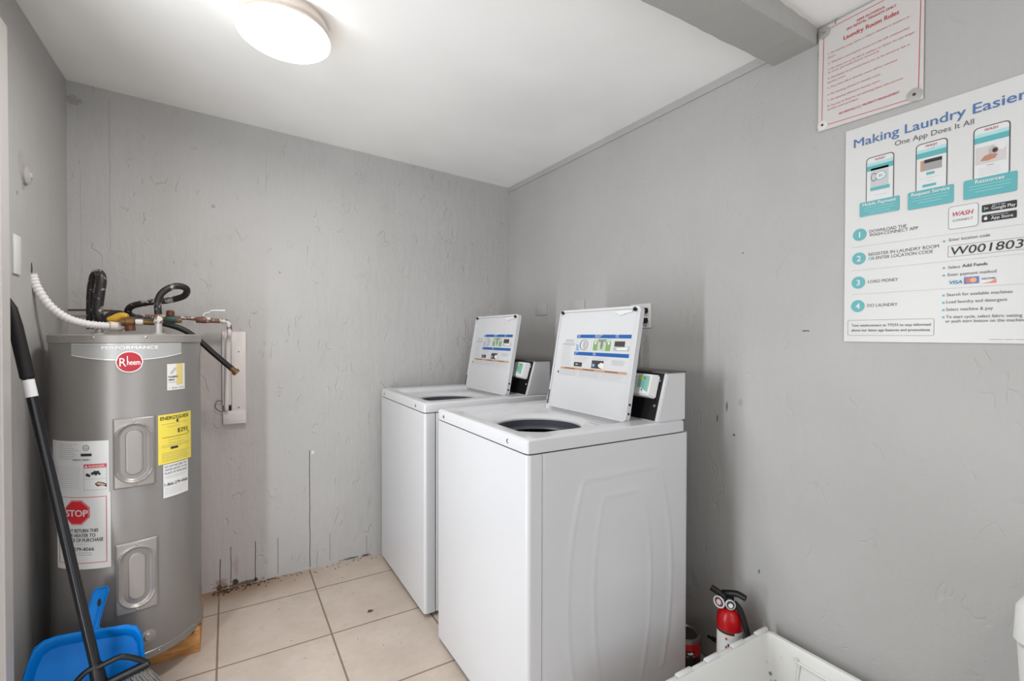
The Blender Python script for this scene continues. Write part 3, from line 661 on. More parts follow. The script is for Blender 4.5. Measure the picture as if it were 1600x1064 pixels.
def washer(x, y, label):
    t = thing('washing_machine', label, 'washing machine', (x, y, 0), 'coin operated top loading washing machines')
    # front shell wraps round both front corners
    bm = B(); poly = rrect(0, 0, .10, WY, .014, 6); poly = [(a, b) for a, b in poly if a < .05]
    poly = sorted([q for q in poly if q[1] > WY/2], key=lambda q: -q[0]) + sorted([q for q in poly if q[1] <= WY/2], key=lambda q: q[0])
    poly = [(.0495, WY)] + [(a, b) for a, b in rrect(0, 0, .2, WY, .014, 6) if a < .03 and b > WY/2] + [(a, b) for a, b in rrect(0, 0, .2, WY, .014, 6) if a < .03 and b <= WY/2] + [(.0495, 0)]
    prism(bm, poly, lambda a, b: (a, b, .022), lambda a, b: (a, b, SEAM-.0042)); obj('front_panel', bm, WHITE, t, 30)
    # side panels, pressed with nested barrel-shaped ribs
    for side in (0, 1):
        bm = B(); nx, nz = 110, 150; x0, x1, z0, z1 = .0535, .678, .022, SEAM-.0042; V = {}
        for i in range(nx+1):
            for j in range(nz+1):
                X = x0+(x1-x0)*i/nx; Z = z0+(z1-z0)*j/nz; h = 0
                for (w0, w1, zt, am) in ((.225, .165, .80, .0040), (.125, .085, .735, .0034)):
                    k = (Z-.42)/(zt-.42); W_ = w0-(w0-w1)*k*k; dxx = abs(X-.368)-W_
                    if Z < zt and Z > .10: h += am*math.exp(-(dxx/.009)**2)*min(1, (zt-Z)/.03+.15)
                    if abs(X-.368) < W_: h += am*.7*math.exp(-((Z-zt)/.008)**2)
                e = min(X-x0, x1-X)
                if e < .006: h -= .004*(1-e/.006)**2
                V[i, j] = bm.verts.new((X, -h if side == 0 else WY+h, Z))
        for i in range(nx):
            for j in range(nz): bm.faces.new((V[i, j], V[i+1, j], V[i+1, j+1], V[i, j+1]))
        bd_ = [V[i, 0] for i in range(nx+1)]+[V[nx, j] for j in range(1, nz+1)]+[V[i, nz] for i in range(nx-1, -1, -1)]+[V[0, j] for j in range(nz-1, 0, -1)]
        yy = .012 if side == 0 else WY-.012; inn = [bm.verts.new((q.co.x, yy, q.co.z)) for q in bd_]
        for i in range(len(bd_)): bm.faces.new((bd_[i], bd_[(i+1) % len(bd_)], inn[(i+1) % len(bd_)], inn[i]))
        obj('side_panel', bm, WHITE, t, 50)
    bm = B(); box(bm, .051, .676, .013, WY-.013, .03, .75); obj('inner_frame', bm, DARK, t)
    bm = B(); box(bm, .672, .6775, .012, WY-.012, .03, SEAM); obj('back_panel', bm, mat('galvanised_sheet', (150, 150, 148), .45, .5), t)
    for fx in (.07, .60):
        for fy in (.07, WY-.07):
            bm = B(); lathe(bm, [(.02, 0), (.02, .012), (.008, .016), (.008, .035)], c=(fx, fy, 0), seg=16); obj('foot', bm, BLACKR, t)
    # deck with recess, funnel and opening
    cx, cy = .250, .320; n = 144; angs = [2*PI*k/n for k in range(n)]
    for ex, ey in ((0, 0), (WX, 0), (WX, WY), (0, WY)): angs.append(math.atan2(ey-cy, ex-cx) % (2*PI))
    angs = sorted(set(angs)); bm = B()
    circ = lambda r, z: [bm.verts.new((cx+r*math.cos(a), cy+r*math.sin(a), z)) for a in angs]
    rr = lambda x0, x1, y0, y1, r, z: [bm.verts.new((*ray_rr(cx, cy, x0, x1, y0, y1, r, a), z)) for a in angs]
    rg = [circ(.158, WZ-.040), circ(.158, WZ-.034), circ(.162, WZ-.030), circ(.176, WZ-.0245), circ(.188, WZ-.0200), circ(.194, WZ-.0190),
          rr(.054, .470, .082, .572, .022, WZ-.018), rr(.048, .478, .074, .580, .028, WZ-.001), rr(.046, .480, .072, .582, .030, WZ),
          rr(.008, WX-.004, .008, WY-.008, .012, WZ), rr(.002, WX-.001, .002, WY-.002, .014, WZ-.004), rr(0, WX, 0, WY, .014, WZ-.009), rr(0, WX, 0, WY, .014, SEAM), rr(.004, WX, .004, WY-.004, .014, SEAM-.001)]
    for a, b in zip(rg, rg[1:]):
        for k in range(len(angs)): bm.faces.new((a[k], a[(k+1) % len(angs)], b[(k+1) % len(angs)], b[k]))
    obj('deck', bm, WHITE, t, 28)
    bm = B(); lathe(bm, [(.159, WZ-.036), (.159, WZ-.064), (.154, WZ-.066), (.146, WZ-.068), (.142, WZ-.074)], c=(cx, cy, 0), seg=72, caps=False); obj('tub_ring', bm, mat('grey_tub_ring', (70, 72, 78), .4), t)
    bm = B(); lathe(bm, [(.144, WZ-.074), (.205, WZ-.10), (.215, WZ-.14), (.215, .38), (.02, .36)], c=(cx, cy, 0), seg=72, caps=False); obj('tub', bm, mat('dark_steel_tub', (92, 94, 100), .3, .7), t)
    bm = B(); lathe(bm, [(.09, .37), (.07, .40), (.035, .46), (.03, .66), (.022, .69), (.004, .70)], c=(cx, cy, 0), seg=36)
    obj('agitator', bm, mat('grey_agitator', (110, 112, 118), .45), t)
    for (sx_, sy_) in ((0, .10), (0, WY-.08)):
        bm = B(); lathe(bm, [(.007, 0), (.007, -.0012), (.0045, -.0028)], c=(sx_, sy_+.012, .922), axis='x', seg=16); obj('screw', bm, STEEL, t)
    # little raised rating print and latch slot at the back of the recess
    bm = B(); box(bm, .400, .418, .12, .215, WZ-.0178, WZ-.0168); obj('deck_sticker', bm, mat('pale_sticker_b', (214, 214, 216), .4), t)
    S = Sheet(lambda u, v, h: Vector((.402+v, .215-u, WZ-.0168+.0003*h)))
    bars(S, 'deck_print', INKL, .004, .003, .09, 3, .005); S.build(t)
    bm = B(); box(bm, .34, .365, .118, .130, WZ-.018, WZ-.010, .002); obj('lid_latch', bm, mat('latch_grey', (196, 196, 198), .4), t)
    # console
    bm = B(); prof = [(.531, WZ), (.582, WZ+.168), (.672, WZ+.168), (.672, WZ)]
    prism(bm, prof, lambda a, b: (a, .006, b), lambda a, b: (a, WY-.006, b)); bmesh.ops.bevel(bm, geom=[e for e in bm.edges], offset=.003, segments=2, affect='EDGES'); obj('console', bm, WHITE, t, 40)
    sv = Vector((.051, 0, .168)).normalized(); nv = Vector((-sv.z, 0, sv.x))      # up the sloped face, and out of it
    def fc(s, y, h): return Vector((.531, y, WZ))+sv*s+nv*h
    bm = B(); M_ = [fc(.004, .020, .0), fc(.172, .020, .0), fc(.172, WY-.020, .0), fc(.004, WY-.020, .0)]; vs = [bm.verts.new(q) for q in M_]; v2 = [bm.verts.new(q+nv*.003) for q in M_]
    bm.faces.new(vs); bm.faces.new(v2[::-1]); [bm.faces.new((vs[i], v2[i], v2[(i+1) % 4], vs[(i+1) % 4])) for i in range(4)]
    fp = obj('face_plate', bm, BLACK, t)
    for s, y in ((.145, .032), (.055, .032), (.145, WY-.032), (.055, WY-.032)):
        bm = B(); c = fc(s, y, .003); tube(bm, [c, c+nv*.0018, c+nv*.0034], .0045, 12, rad=lambda i, n: (.0048, .0048, .0028)[i]); obj('screw', bm, STEEL, fp)
    bm = B(); box(bm, .578, .673, .004, WY-.004, WZ+.1675, WZ+.1715, .001); obj('console_top', bm, mat('brown_grey_top', (74, 66, 62), .35), t)
    # card reader housing on the face plate
    bm = B(); c0 = [(.086, .040), (.158, .040), (.158, .128), (.086, .128)]
    a_ = [bm.verts.new(fc(s, y, .003)) for s, y in ((.078, .030), (.164, .030), (.164, .138), (.078, .138))]; b_ = [bm.verts.new(fc(s, y, .040)) for s, y in ((.082, .042), (.158, .042), (.158, .132), (.082, .132))]
    bm.faces.new(a_); bm.faces.new(b_[::-1]); [bm.faces.new((a_[i], b_[i], b_[(i+1) % 4], a_[(i+1) % 4])) for i in range(4)]
    bmesh.ops.bevel(bm, geom=list(bm.edges), offset=.005, segments=3, affect='EDGES'); cr = obj('card_reader', bm, WHITE2, t, 40, 'white card reader housing')
    S = Sheet(lambda u, v, h: fc(.154-v, .130-u, .0402+.0003*h))
    TL = mat('teal_print', (116, 170, 158), .4)
    S.rect('reader_label', TL, .034, .003, .084, .040, 1); S.poly('reader_label', TL, [(.034, .040), (.084, .040), (.084, .060), (.062, .050), (.058, .046), (.034, .045)], 1)
    S.rect('reader_mark', mat('lime_print', (176, 196, 60), .4), .038, .006, .054, .018, 2); S.rect('reader_mark_text', INKG, .057, .008, .068, .015, 2)
    with S.grp():
      for i in range(3): S.rect('reader_mark_text', mat('pink_print', (200, 150, 146), .4), .012, .008+i*.012, .028, .0105+i*.012, 1)
    S.build(cr); bm = B(); box(bm, 0, .003, 0, .003, 0, .012); bmesh.ops.translate(bm, vec=fc(.092, .070, .0385), verts=bm.verts); obj('card_slot', bm, DARK, cr)
    # open lid, seen from its underside
    A0 = Vector((.455, 0, WZ-.004)); lv = Vector((.075, 0, .409)); LH = lv.length; lv.normalize(); lnv = Vector((-lv.z, 0, lv.x)); y0, y1 = .082, .557
    def lp(u, v, h): return A0+lv*(LH-v)+lnv*h+Vector((0, y1-u, 0))
    bm = B(); Wl = y1-y0
    rA = rrect(0, 0, Wl, LH, .018); rB = rrect(.009, .009, Wl-.009, LH-.009, .012)
    vA = [bm.verts.new(lp(u, v, 0)) for u, v in rA]; vA2 = [bm.verts.new(lp(u, v, -.020)) for u, v in rA]; vB = [bm.verts.new(lp(u, v, 0)) for u, v in rB]; vC = [bm.verts.new(lp(u, v, -.005)) for u, v in rB]
    N_ = len(rA)
    for i in range(N_):
        j = (i+1) % N_; bm.faces.new((vA[i], vA[j], vB[j], vB[i])); bm.faces.new((vB[i], vB[j], vC[j], vC[i])); bm.faces.new((vA[i], vA2[i], vA2[j], vA[j]))
    bm.faces.new(vC[::-1]); bm.faces.new(vA2)
    lid = obj('lid', bm, WHITE, t, 30, 'open lid with printed instructions')
    for u, v in ((.018, .010), (Wl-.028, .012)):
        bm = B(); c = lp(u, v, 0); tube(bm, [c-lnv*.003, c+lnv*.003, c+lnv*.006], .007, 14, rad=lambda i, n: (.0075, .0075, .005)[i]); obj('bumper', bm, BLACK, lid)
    bm = B(); c = lp(Wl-.105, .018, -.0045); pts = [(-.030, .0), (-.026, -.008), (.03, -.010), (.06, -.008), (.065, -.001), (.03, .003), (.018, .008), (-.002, .009), (-.012, .003)]
    prism(bm, pts, lambda a, b: lp(Wl-.105+a, .022+b, -.004), lambda a, b: lp(Wl-.105+a, .022+b, -.0015)); obj('latch_plate', bm, WHITE2, lid)
    bm = B(); box(bm, -.001, .001, -.003, .003, 0, .060, M=None); mm = Matrix.Translation(lp(.005, LH-.010, .0010)) @ Vector((0, 0, 1)).rotation_difference(lv).to_matrix().to_4x4(); bmesh.ops.transform(bm, matrix=mm, verts=bm.verts); obj('hinge', bm, mat('dark_hinge', (70, 64, 60), .5, .5), lid)
    for v in (LH-.030, LH-.062):
        bm = B(); c = A0+lv*(LH-v)+lnv*(-.010)+Vector((0, y0-.0006, 0)); box(bm, -.004, .004, -.001, .001, -.004, .004, .0005); bmesh.ops.translate(bm, vec=c, verts=bm.verts); obj('hinge_screw', bm, BLACK, lid)
    # instruction print
    S = Sheet(lambda u, v, h: lp(u, v, -.005+.0004*h)); BL = mat('blue_print', (22, 86, 156), .45); GR = mat('green_print', (120, 156, 96), .45); OR = mat('orange_print', (186, 146, 116), .45); BR = mat('brown_print', (60, 56, 54), .5)
    S.rect('blue_band', BL, .133, .105, .444, .119); S.rect('blue_band', BL, .131, .176, .444, .190)
    for t_, u, v in (('SELECT', .137, .110), ('CYCLE', .137, .116), ('ADD LAUNDRY', .247, .110), ('DETERGENT', .247, .116), ('START', .362, .110), ('WASH', .362, .116), ('CLOSE', .137, .181), ('LID', .137, .187), ('PUSH', .249, .181), ('START', .249, .187)):
        S.text('band_lettering', PAPER, t_, u, v, .0062, h=2, bold=.02)
    S.frame('picture_frame', INKL, .137, .124, .232, .170, .0006); S.frame('picture_frame', INKL, .356, .124, .444, .166, .0006)
    S.disc('drawing', INKG, .185, .147, .026, 2, rv=.0215); S.disc('drawing_fill', PAPER, .187, .147, .020, 3, rv=.019); S.disc('drawing_shade', INKL, .190, .147, .012, 4, rv=.017)
    with S.grp():
      for k in range(3): S.rect('drawing_blue', mat('pale_blue_print', (120, 164, 206), .45), .138, .146+k*.009, .150+k*.004, .153+k*.009, 2)
    S.rect('green_picture', GR, .243, .123, .342, .168); S.rect('green_picture_centre', mat('pale_green_print', (176, 188, 170), .45), .268, .123, .316, .168, 2); S.rect('green_picture_centre', mat('pale_green_print', (176, 188, 170), .45), .243, .123, .342, .134, 2)
    S.disc('drawing_fill', PAPER, .255, .139, .005, 2); S.disc('drawing_fill', PAPER, .330, .139, .005, 2); S.disc('drawing', INKG, .292, .145, .007, 3, rv=.018)
    S.rect('brown_picture', BR, .362, .130, .416, .150, 2); S.poly('drawing_shade', INKL, [(.360, .152), (.44, .149), (.44, .165), (.36, .165)], 2); S.poly('drawing_fill', PAPER, [(.372, .156), (.436, .152), (.43, .162), (.38, .163)], 3)
    S.rect('brown_picture', BR, .139, .219, .190, .236, 2); S.rect('brown_picture', BR, .249, .207, .316, .238, 2); S.poly('drawing_fill', PAPER, [(.286, .224), (.302, .214), (.322, .218), (.322, .238), (.304, .236), (.292, .232)], 3)
    S.rect('brown_picture_text', PAPER, .150, .226, .166, .229, 3); S.rect('drawing_blue', mat('pale_blue_print', (120, 164, 206), .45), .254, .221, .268, .232, 3)
    bars(S, 'fine_print', INKG, .062, .127, .118, 2, .006, .0016, 0); bars(S, 'fine_print', INKG, .048, .142, .130, 2, .006, .0016, .1)
    bars(S, 'fine_print', INKL, .050, .156, .122, 13, .0065, .001, .3); bars(S, 'fine_print', INKL, .139, .197, .232, 3, .006, .0009, .3); bars(S, 'fine_print', INKL, .249, .196, .34, 2, .005, .0009, .3)
    bars(S, 'fine_print', INKG, .36, .203, .436, 4, .005, .0009, .3)
    S.rect('orange_band', OR, .053, .242, .446, .251); 
    for u in (.08, .20, .33): S.rect('orange_band_text', BR, u, .2452, u+.07, .2478, 2)
    S.poly('warning_triangle', INKB, [(.033, .269), (.047, .269), (.040, .258)]); 
    with S.grp():
      for k in range(3): S.frame('table_frame', INKL, .050+.134*k, .254, .050+.134*(k+1), .276+.002*k, .0007)
    bars(S, 'fine_print', INKL, .054, .257, .178, 4, .0048, .001, .2); bars(S, 'fine_print', INKL, .188, .257, .312, 4, .0048, .001, .2); bars(S, 'fine_print', INKL, .322, .257, .442, 4, .0052, .001, .2)
    S.build(lid)
    return t
W1 = washer(-.8622, -1.5748, 'nearer white top loading washing machine with open lid, its dented side panel in full view')
def copy_tree(o, parent=None):
    c = o.copy(); COL.objects.link(c); c.parent = parent
    for ch in [q for q in bpy.data.objects if q.parent == o]: copy_tree(ch, c)
    return c
W2 = copy_tree(W1); W2.location = (-.8590, -.7394, 0)
W2['label'] = 'farther white top loading washing machine with open lid, in the corner by the back wall'

# things by the washers
oc = tag(obj('supply_valve', tube(B(), smoothpath([(-.01, -.12, 1.06), (-.05, -.12, 1.065), (-.06, -.135, 1.10), (-.045, -.15, 1.135)], 5), .011, 12), mat('dark_red_handle', (66, 24, 22), .5), None, 60), 'small dark red valve handle behind the farther washing machine lid', 'valve')

# outlet and plugs on the right wall
ot = thing('wall_outlet', 'white two gang outlet plate on the right wall behind the nearer open washer lid', 'outlet', (0, -1.18, 1.33))
bm = B(); box(bm, -.007, 0, -.052, .072, -.054, .054, .003); obj('cover_plate', bm, mat('outlet_plate', (206, 202, 198), .45), ot)
for y in (-.024, .040):
    for z in (-.022, .022): bm = B(); lathe(bm, [(.017, 0), (.017, -.0025)], c=(-.007, y, z), axis='x', seg=20); obj('socket', bm, WHITE2, ot)
bm = B(); lathe(bm, [(.003, 0), (.003, -.001)], c=(-.007, -.024, -.046), axis='x', seg=10); obj('screw', bm, DARK, ot)
for z, lb in ((1.352, 'black power plug in the upper socket of the white wall outlet'), (1.308, 'black power plug in the lower socket of the white wall outlet')):
    cy_ = .062 if z > 1.33 else .045; pl = thing('power_plug', lb, 'plug', (-.0095, -1.204, z), 'black plugs in the wall outlet')
    bm = B(); poly = [(-.022, -.010), (.012, -.012), (.018, -.002), (.016, .012), (-.022, .012)]
    prism(bm, poly, lambda a, b: (-.026, -a*.9, b), lambda a, b: (0, -a, b)); bmesh.ops.bevel(bm, geom=list(bm.edges), offset=.002, segments=2, affect='EDGES'); obj('plug_body', bm, BLACK, pl)
    bm = B(); tube(bm, smoothpath([(-.015, .018, 0), (-.02, .035, -.004), (-.018, cy_, -.06), (-.012, cy_, -.34)], 6), .0045, 10); obj('cord', bm, BLACK, pl, 60)
# plain painted plates
bm = B(); box(bm, -.006, 0, -.4385, -.325, 1.360, 1.426, .002); tag(obj('blank_plate', bm, M_right, None), 'blank rectangular plate painted wall grey on the right wall above the farther washer', 'wall plate')
bm = B(); box(bm, -.006, 0, -.78, -.66, 1.355, 1.428, .002); tag(obj('blank_plate', bm, M_right, None), 'blank plate painted wall grey whose top peeks over the nearer washer lid', 'wall plate')

# ------------------------------------------------------------ fire extinguisher
ex = thing('fire_extinguisher', 'small red fire extinguisher with black handle standing on the floor by the right wall', 'fire extinguisher', (-.105, -1.690, 0))
RR = .0415; RD = mat('extinguisher_red', (172, 8, 14), .3, spec=.4)
bm = B(); lathe(bm, [(.034, 0), (RR, .006), (RR, .262), (.040, .276), (.034, .292), (.022, .303), (.015, .307), (.015, .312)], seg=48); obj('cylinder', bm, RD, ex, 50)
S = Sheet(lambda u, v, h: Vector(((RR+.0004*h)*math.cos(math.radians(-170)+u/RR), (RR+.0004*h)*math.sin(math.radians(-170)+u/RR), .238-v)))
S.rect('instruction_label', PAPER, -.035, 0, .075, .17, 1, cut=.004); S.rect('label_header', INKB, -.035, 0, .034, .008, 2, cut=.004)
S.rect('label_edge', mat('pale_gold_print', (200, 190, 140), .5), -.035, .008, .034, .0105, 2, cut=.004)
for v in (.022, .050, .078, .108): S.poly('pictogram', RED, [(.004, v), (.010, v-.005), (.012, v+.004), (.006, v+.006)], 2); bars(S, 'fine_print', INKL, .014, v-.004, .032, 3, .004, .001, 0)
S.rect('blank_panel', mat('silver_print', (200, 204, 208), .4), .036, .010, .072, .11, 2, cut=.004)
for k, v in enumerate((.032, .060, .088)): S.rect('pictogram_black', INKB, .012, v+.006, .017, v+.016, 2); S.rect('pictogram_black', INKB, .022, v+.008, .028, v+.014, 2)
S.build(ex)
bm = B(); lathe(bm, [(.016, .300), (.020, .304), (.020, .322), (.014, .328), (.014, .345)], seg=24); obj('valve_body', bm, BLACK, ex)
dh_ = Vector((.25, -.97, 0)).normalized()      # the handle points this way
def bar(bm, pts, r, sq=.5): tube(bm, smoothpath(pts, 5), r, 10)
bm = B(); bar(bm, [(-.006, .022, .346), (-.008, .0, .356), (.0, -.03, .364), (.004, -.056, .360)], .0105); obj('upper_lever', bm, BLACK, ex, 60)
bm = B(); bar(bm, [(-.012, .010, .340), (-.025, .028, .352), (-.036, .048, .362)], .0105); obj('carry_grip', bm, BLACK, ex, 60)
bm = B(); bar(bm, [(-.002, -.018, .330), (.004, -.034, .315), (.006, -.050, .28), (.008, -.064, .235), (.008, -.068, .222)], .0092); obj('hose', bm, BLACKR, ex, 60)
def dirM(d): return Vector((0, 0, 1)).rotation_difference(Vector(d).normalized()).to_matrix()
M_ = dirM((-.72, -.65, .25)); bm = B(); lathe(bm, [(.0165, 0), (.0165, .007), (.014, .009)], c=(-.014, -.012, .324), seg=24, M=M_); g1 = obj('pressure_gauge', bm, mat('gauge_silver', (208, 208, 206), .3, .5), ex)
bm = B(); lathe(bm, [(.0125, .009), (.0125, .0096)], c=(-.014, -.012, .324), seg=24, M=M_); obj('gauge_dial', bm, INKB, g1)
bm = B(); lathe(bm, [(.008, .0096), (.008, .0101)], c=(-.014, -.012, .322), seg=6, M=M_); obj('gauge_window', bm, PAPER, g1)
M_ = dirM((-.93, .0, .1)); bm = B(); P0 = [Vector((-.030, .020, .322))+M_ @ Vector((.0175*math.cos(2*PI*k/28), .0195*math.sin(2*PI*k/28), 0)) for k in range(29)]; tube(bm, P0, .0028, 8); obj('pull_ring', bm, mat('ring_grey', (206, 204, 202), .4), ex, 60)
bm = B(); lathe(bm, [(.009, 0), (.009, .002)], c=(-.030, .020, .322), seg=18, M=M_); obj('inspection_tag', bm, mat('tag_pink', (206, 176, 170), .5), ex)
bm = B(); bar(bm, [(0.02, .038, .148), (.02, .06, .146), (.02, .082, .144)], .008); bar(bm, [(0.02, .082, .144), (.02, .10, .142)], .0055); obj('wall_strap', bm, BLACKR, ex, 60)

# paint can behind the washer
pc = thing('paint_can', 'small red and black labelled paint can with dirty lid in the gap behind the washer', 'paint can', (-.112, -1.512, 0))
CR = .052; 
bm = B(); lathe(bm, [(CR-.002, 0), (CR, .002), (CR, .118), (CR+.002, .120), (CR+.002, .125), (CR-.003, .126), (CR-.007, .121), (.03, .120)], seg=48); obj('can_body', bm, STEEL, pc)
bm = B(); lathe(bm, [(CR+.0006, .060), (CR+.0006, .108)], seg=48, caps=False); obj('red_label', bm, mat('can_red', (186, 20, 26), .4), pc)
bm = B(); lathe(bm, [(CR+.0006, .006), (CR+.0006, .060)], seg=48, caps=False); obj('black_label', bm, mat('can_black', (22, 20, 22), .4), pc)
bm = B(); lathe(bm, [(CR-.010, .1205), (CR-.012, .1225), (.02, .1225)], seg=40); obj('can_lid', bm, mat('dirty_lid', (60, 56, 54), .5, .4, var=.5, vscale=50), pc)
S = Sheet(lambda u, v, h: Vector(((CR+.0005*h+.0006)*math.cos(math.radians(-120)+u/CR), (CR+.0005*h+.0006)*math.sin(math.radians(-120)+u/CR), .085-v)))
S.rect('label_emblem', INKB, -.016, 0, .016, .028, 1, cut=.004); S.poly('label_emblem_mark', PAPER, [(-.012, .006), (.004, .003), (.012, .010), (.002, .014), (-.010, .012)], 2); S.rect('label_emblem_mark', PAPER, -.012, .018, .012, .022, 2); S.build(pc)

# ------------------------------------------------------------ white plastic tote in the foreground
tt = thing('plastic_tote', 'open white plastic tote with knuckled hinge rim in the foreground against the right wall', 'tote', (-.395, -2.03, 0)); ot_ = tt.location.copy()
TX0, TX1, TY0, TY1, TZ = -.74, -.045, -2.28, -1.785, .262
def tote_mat():
    m = bpy.data.materials.new('scuffed_white_plastic'); m.use_nodes = True; g = G(m); vec, p = g.pos()
    n1 = g.noise(vec, 20, 6, .7); k = g.m('MULTIPLY', g.ramp(n1, .60, .68), g.m('MULTIPLY', g.ramp(p[0], .27, .33), g.ramp(p[1], .10, .20)))
    k = g.m('MULTIPLY', k, g.ramp(p[2], .235, .21)); col = g.mix(k, lin((224, 223, 219)), lin((92, 84, 74)))
    g.l(col, g.b.inputs['Base Color']); g.b.inputs['Roughness'].default_value = .38; return m
M_tote = tote_mat()
bm = B(); tp = .006
def rg_(x0, x1, y0, y1, r, z): return [bm.verts.new((a, b, z)) for a, b in rrect(x0, y0, x1, y1, r, 6)]
A = [rg_(TX0+.04, TX1-.035, TY0+.04, TY1-.035, .03, .004), rg_(TX0+.008, TX1-.008, TY0+.008, TY1-.008, .03, TZ-.03), rg_(TX0, TX1, TY0, TY1, .03, TZ-.028), rg_(TX0, TX1, TY0, TY1, .03, TZ),
     rg_(TX0+.012, TX1-.012, TY0+.012, TY1-.012, .022, TZ), rg_(TX0+.016, TX1-.016, TY0+.016, TY1-.016, .02, TZ-.012), rg_(TX0+.046, TX1-.041, TY0+.046, TY1-.041, .025, .010)]
for a, b in zip(A, A[1:]):
    for k in range(len(a)): bm.faces.new((a[k], a[(k+1) % len(a)], b[(k+1) % len(a)], b[k]))
bm.faces.new(A[0][::-1]); bm.faces.new(A[-1]); obj('tote_body', T_(bm, ot_), M_tote, tt, 40)
# hinge knuckles along the far rim
x = TX1-.006; k = 0
while x > TX0+.03:
    w_ = .062; bm = B(); r_ = .0085 if k % 2 == 0 else .0068; zz = TZ+.003 if k % 2 == 0 else TZ-.001
    tube(bm, [(x, TY1-.004, zz), (x-.003, TY1-.004, zz), (x-w_+.003, TY1-.004, zz), (x-w_, TY1-.004, zz)], r_, 14, rad=lambda i, n, r_=r_: (r_-.002, r_, r_, r_-.002)[i])
    obj('hinge_knuckle', T_(bm, ot_), WHITE2, tt, 40); x -= w_+.001; k += 1
# raised rib frame on the long inner wall
bm = B(); tube(bm, smoothpath([(TX1-.022, -1.90, .235), (TX1-.022, -1.91, .222), (TX1-.022, -2.10, .222)], 4), .004, 8); tube(bm, smoothpath([(TX1-.022, -1.905, .225), (TX1-.028, -1.900, .15), (TX1-.036, -1.896, .05)], 4), .004, 8)
obj('inner_rib', T_(bm, ot_), M_tote, tt, 60)

# ------------------------------------------------------------ white lidded bin at the right edge
BX0, BX1, BY0, BY1, BZ = -.38, -.04, -2.86, -2.438, .79
bn = thing('lidded_bin', 'tall white plastic bin with rounded lid cut off by the right picture edge', 'bin', ((BX0+BX1)/2, (BY0+BY1)/2, 0)); o5 = bn.location.copy()
bm = B()
A = [[bm.verts.new((a, b, z)) for a, b in rrect(BX0+i_, BY0+i_, BX1-i_, BY1-i_, .035, 8)] for z, i_ in ((.0, .035), (.01, .03), (.60, .006), (.684, .002), (.688, .008))]
for a, b in zip(A, A[1:]):
    for k in range(len(a)): bm.faces.new((a[k], a[(k+1) % len(a)], b[(k+1) % len(a)], b[k]))
bm.faces.new(A[0][::-1]); bm.faces.new(A[-1]); obj('bin_body', T_(bm, o5), WHITE2, bn, 40)
bm = B()
A = [[bm.verts.new((a, b, z)) for a, b in rrect(BX0+i_, BY0+i_, BX1-i_, BY1-i_, .035, 8)] for z, i_ in ((.690, .003), (.694, -.002), (.752, 0), (.760, .004), (.788, .026), (.796, .04))]
for a, b in zip(A, A[1:]):
    for k in range(len(a)): bm.faces.new((a[k], a[(k+1) % len(a)], b[(k+1) % len(a)], b[k]))
bm.faces.new(A[0][::-1]); bm.faces.new(A[-1]); obj('bin_lid', T_(bm, o5), WHITE2, bn, 50)

# ------------------------------------------------------------ rules sign
def wallmap(y0, z0, th):
    return lambda u, v, h: Vector((-th-.0004*h, -u, -v))
sg = thing('rules_sign', 'white metal laundry rules sign with red border and lettering high on the right wall', 'sign', (0, -1.914, 2.199))
bm = B(); prism(bm, [(0.0, .003), (.262, .0), (.262, .326), (0, .320)], lambda a, b: (-.0055, -a, -b), lambda a, b: (-.002, -a, -b)); obj('sign_panel', bm, mat('sign_white', (202, 197, 194), .4), sg)
S = Sheet(wallmap(0, 0, .0055)); RK = mat('sign_red', (188, 62, 64), .5); RKL = mat('sign_red_faded', (198, 120, 116), .5)
with S.grp():
  for a, b in (((.0145, .016), (.0105, .306)), ((.0105, .306), (.252, .3165)), ((.252, .3165), (.2555, .012)), ((.2555, .012), (.0145, .016))):
    d = Vector((b[0]-a[0], b[1]-a[1])).normalized()*.0009; S.poly('border_line', RK, [(a[0]-d.y, a[1]+d.x), (b[0]-d.y, b[1]+d.x), (b[0]+d.y, b[1]-d.x), (a[0]+d.y, a[1]-d.x)], 1)
S.text('heading', RK, '3093 FLOWEVA', .104, .0365, .0095, .174, bold=.025); S.text('heading', RK, 'SRV RENTAL TENANTS ONLY', .078, .0475, .0095, .201, bold=.025); S.text('heading', RK, 'Laundry Room Rules', .070, .0715, .0175, .207, bold=.025)
rules = [('1. No laundry soap, paint or bleach allowed in washers or', .0925, .232, .0998), ('dryers.', .1045, .05, .1045), ('2. Washers and dryers must not be left unattended.', .1225, .232, .1283), ('3. No items are to be left in washers or dryers for any longer', .1405, .243, .1472),
         ('or your personal items removed.', .1500, .162, .1535), ('4. Absolutely no personal items are to be stored or left in', .1680, .232, .1743), ('laundry room.', .1800, .076, .1818), ('5. Any items left in laundry room will be removed.', .1960, .205, .2019),
         ('6. No smoking allowed in laundry room.', .2170, .166, .2195), ('7. No loitering allowed in laundry room.', .2350, .165, .2385), ('8. You may be fined for not following these rules and your', .2520, .219, .2571), ('laundry room privileges.', .2625, .112, .2650)]
for t_, v, u1, _ in rules: S.text('rules_lettering', RKL, t_, .027, v+.002, .0088, u1)
S.text('footer_lettering', RK, 'SRV RENTALS LLC PROPERTY MANAGEMENT', .059, .289, .0085, .210, bold=.015); S.build(sg)
M_ws = mat('washer_grey', (172, 170, 167), .4, .3)
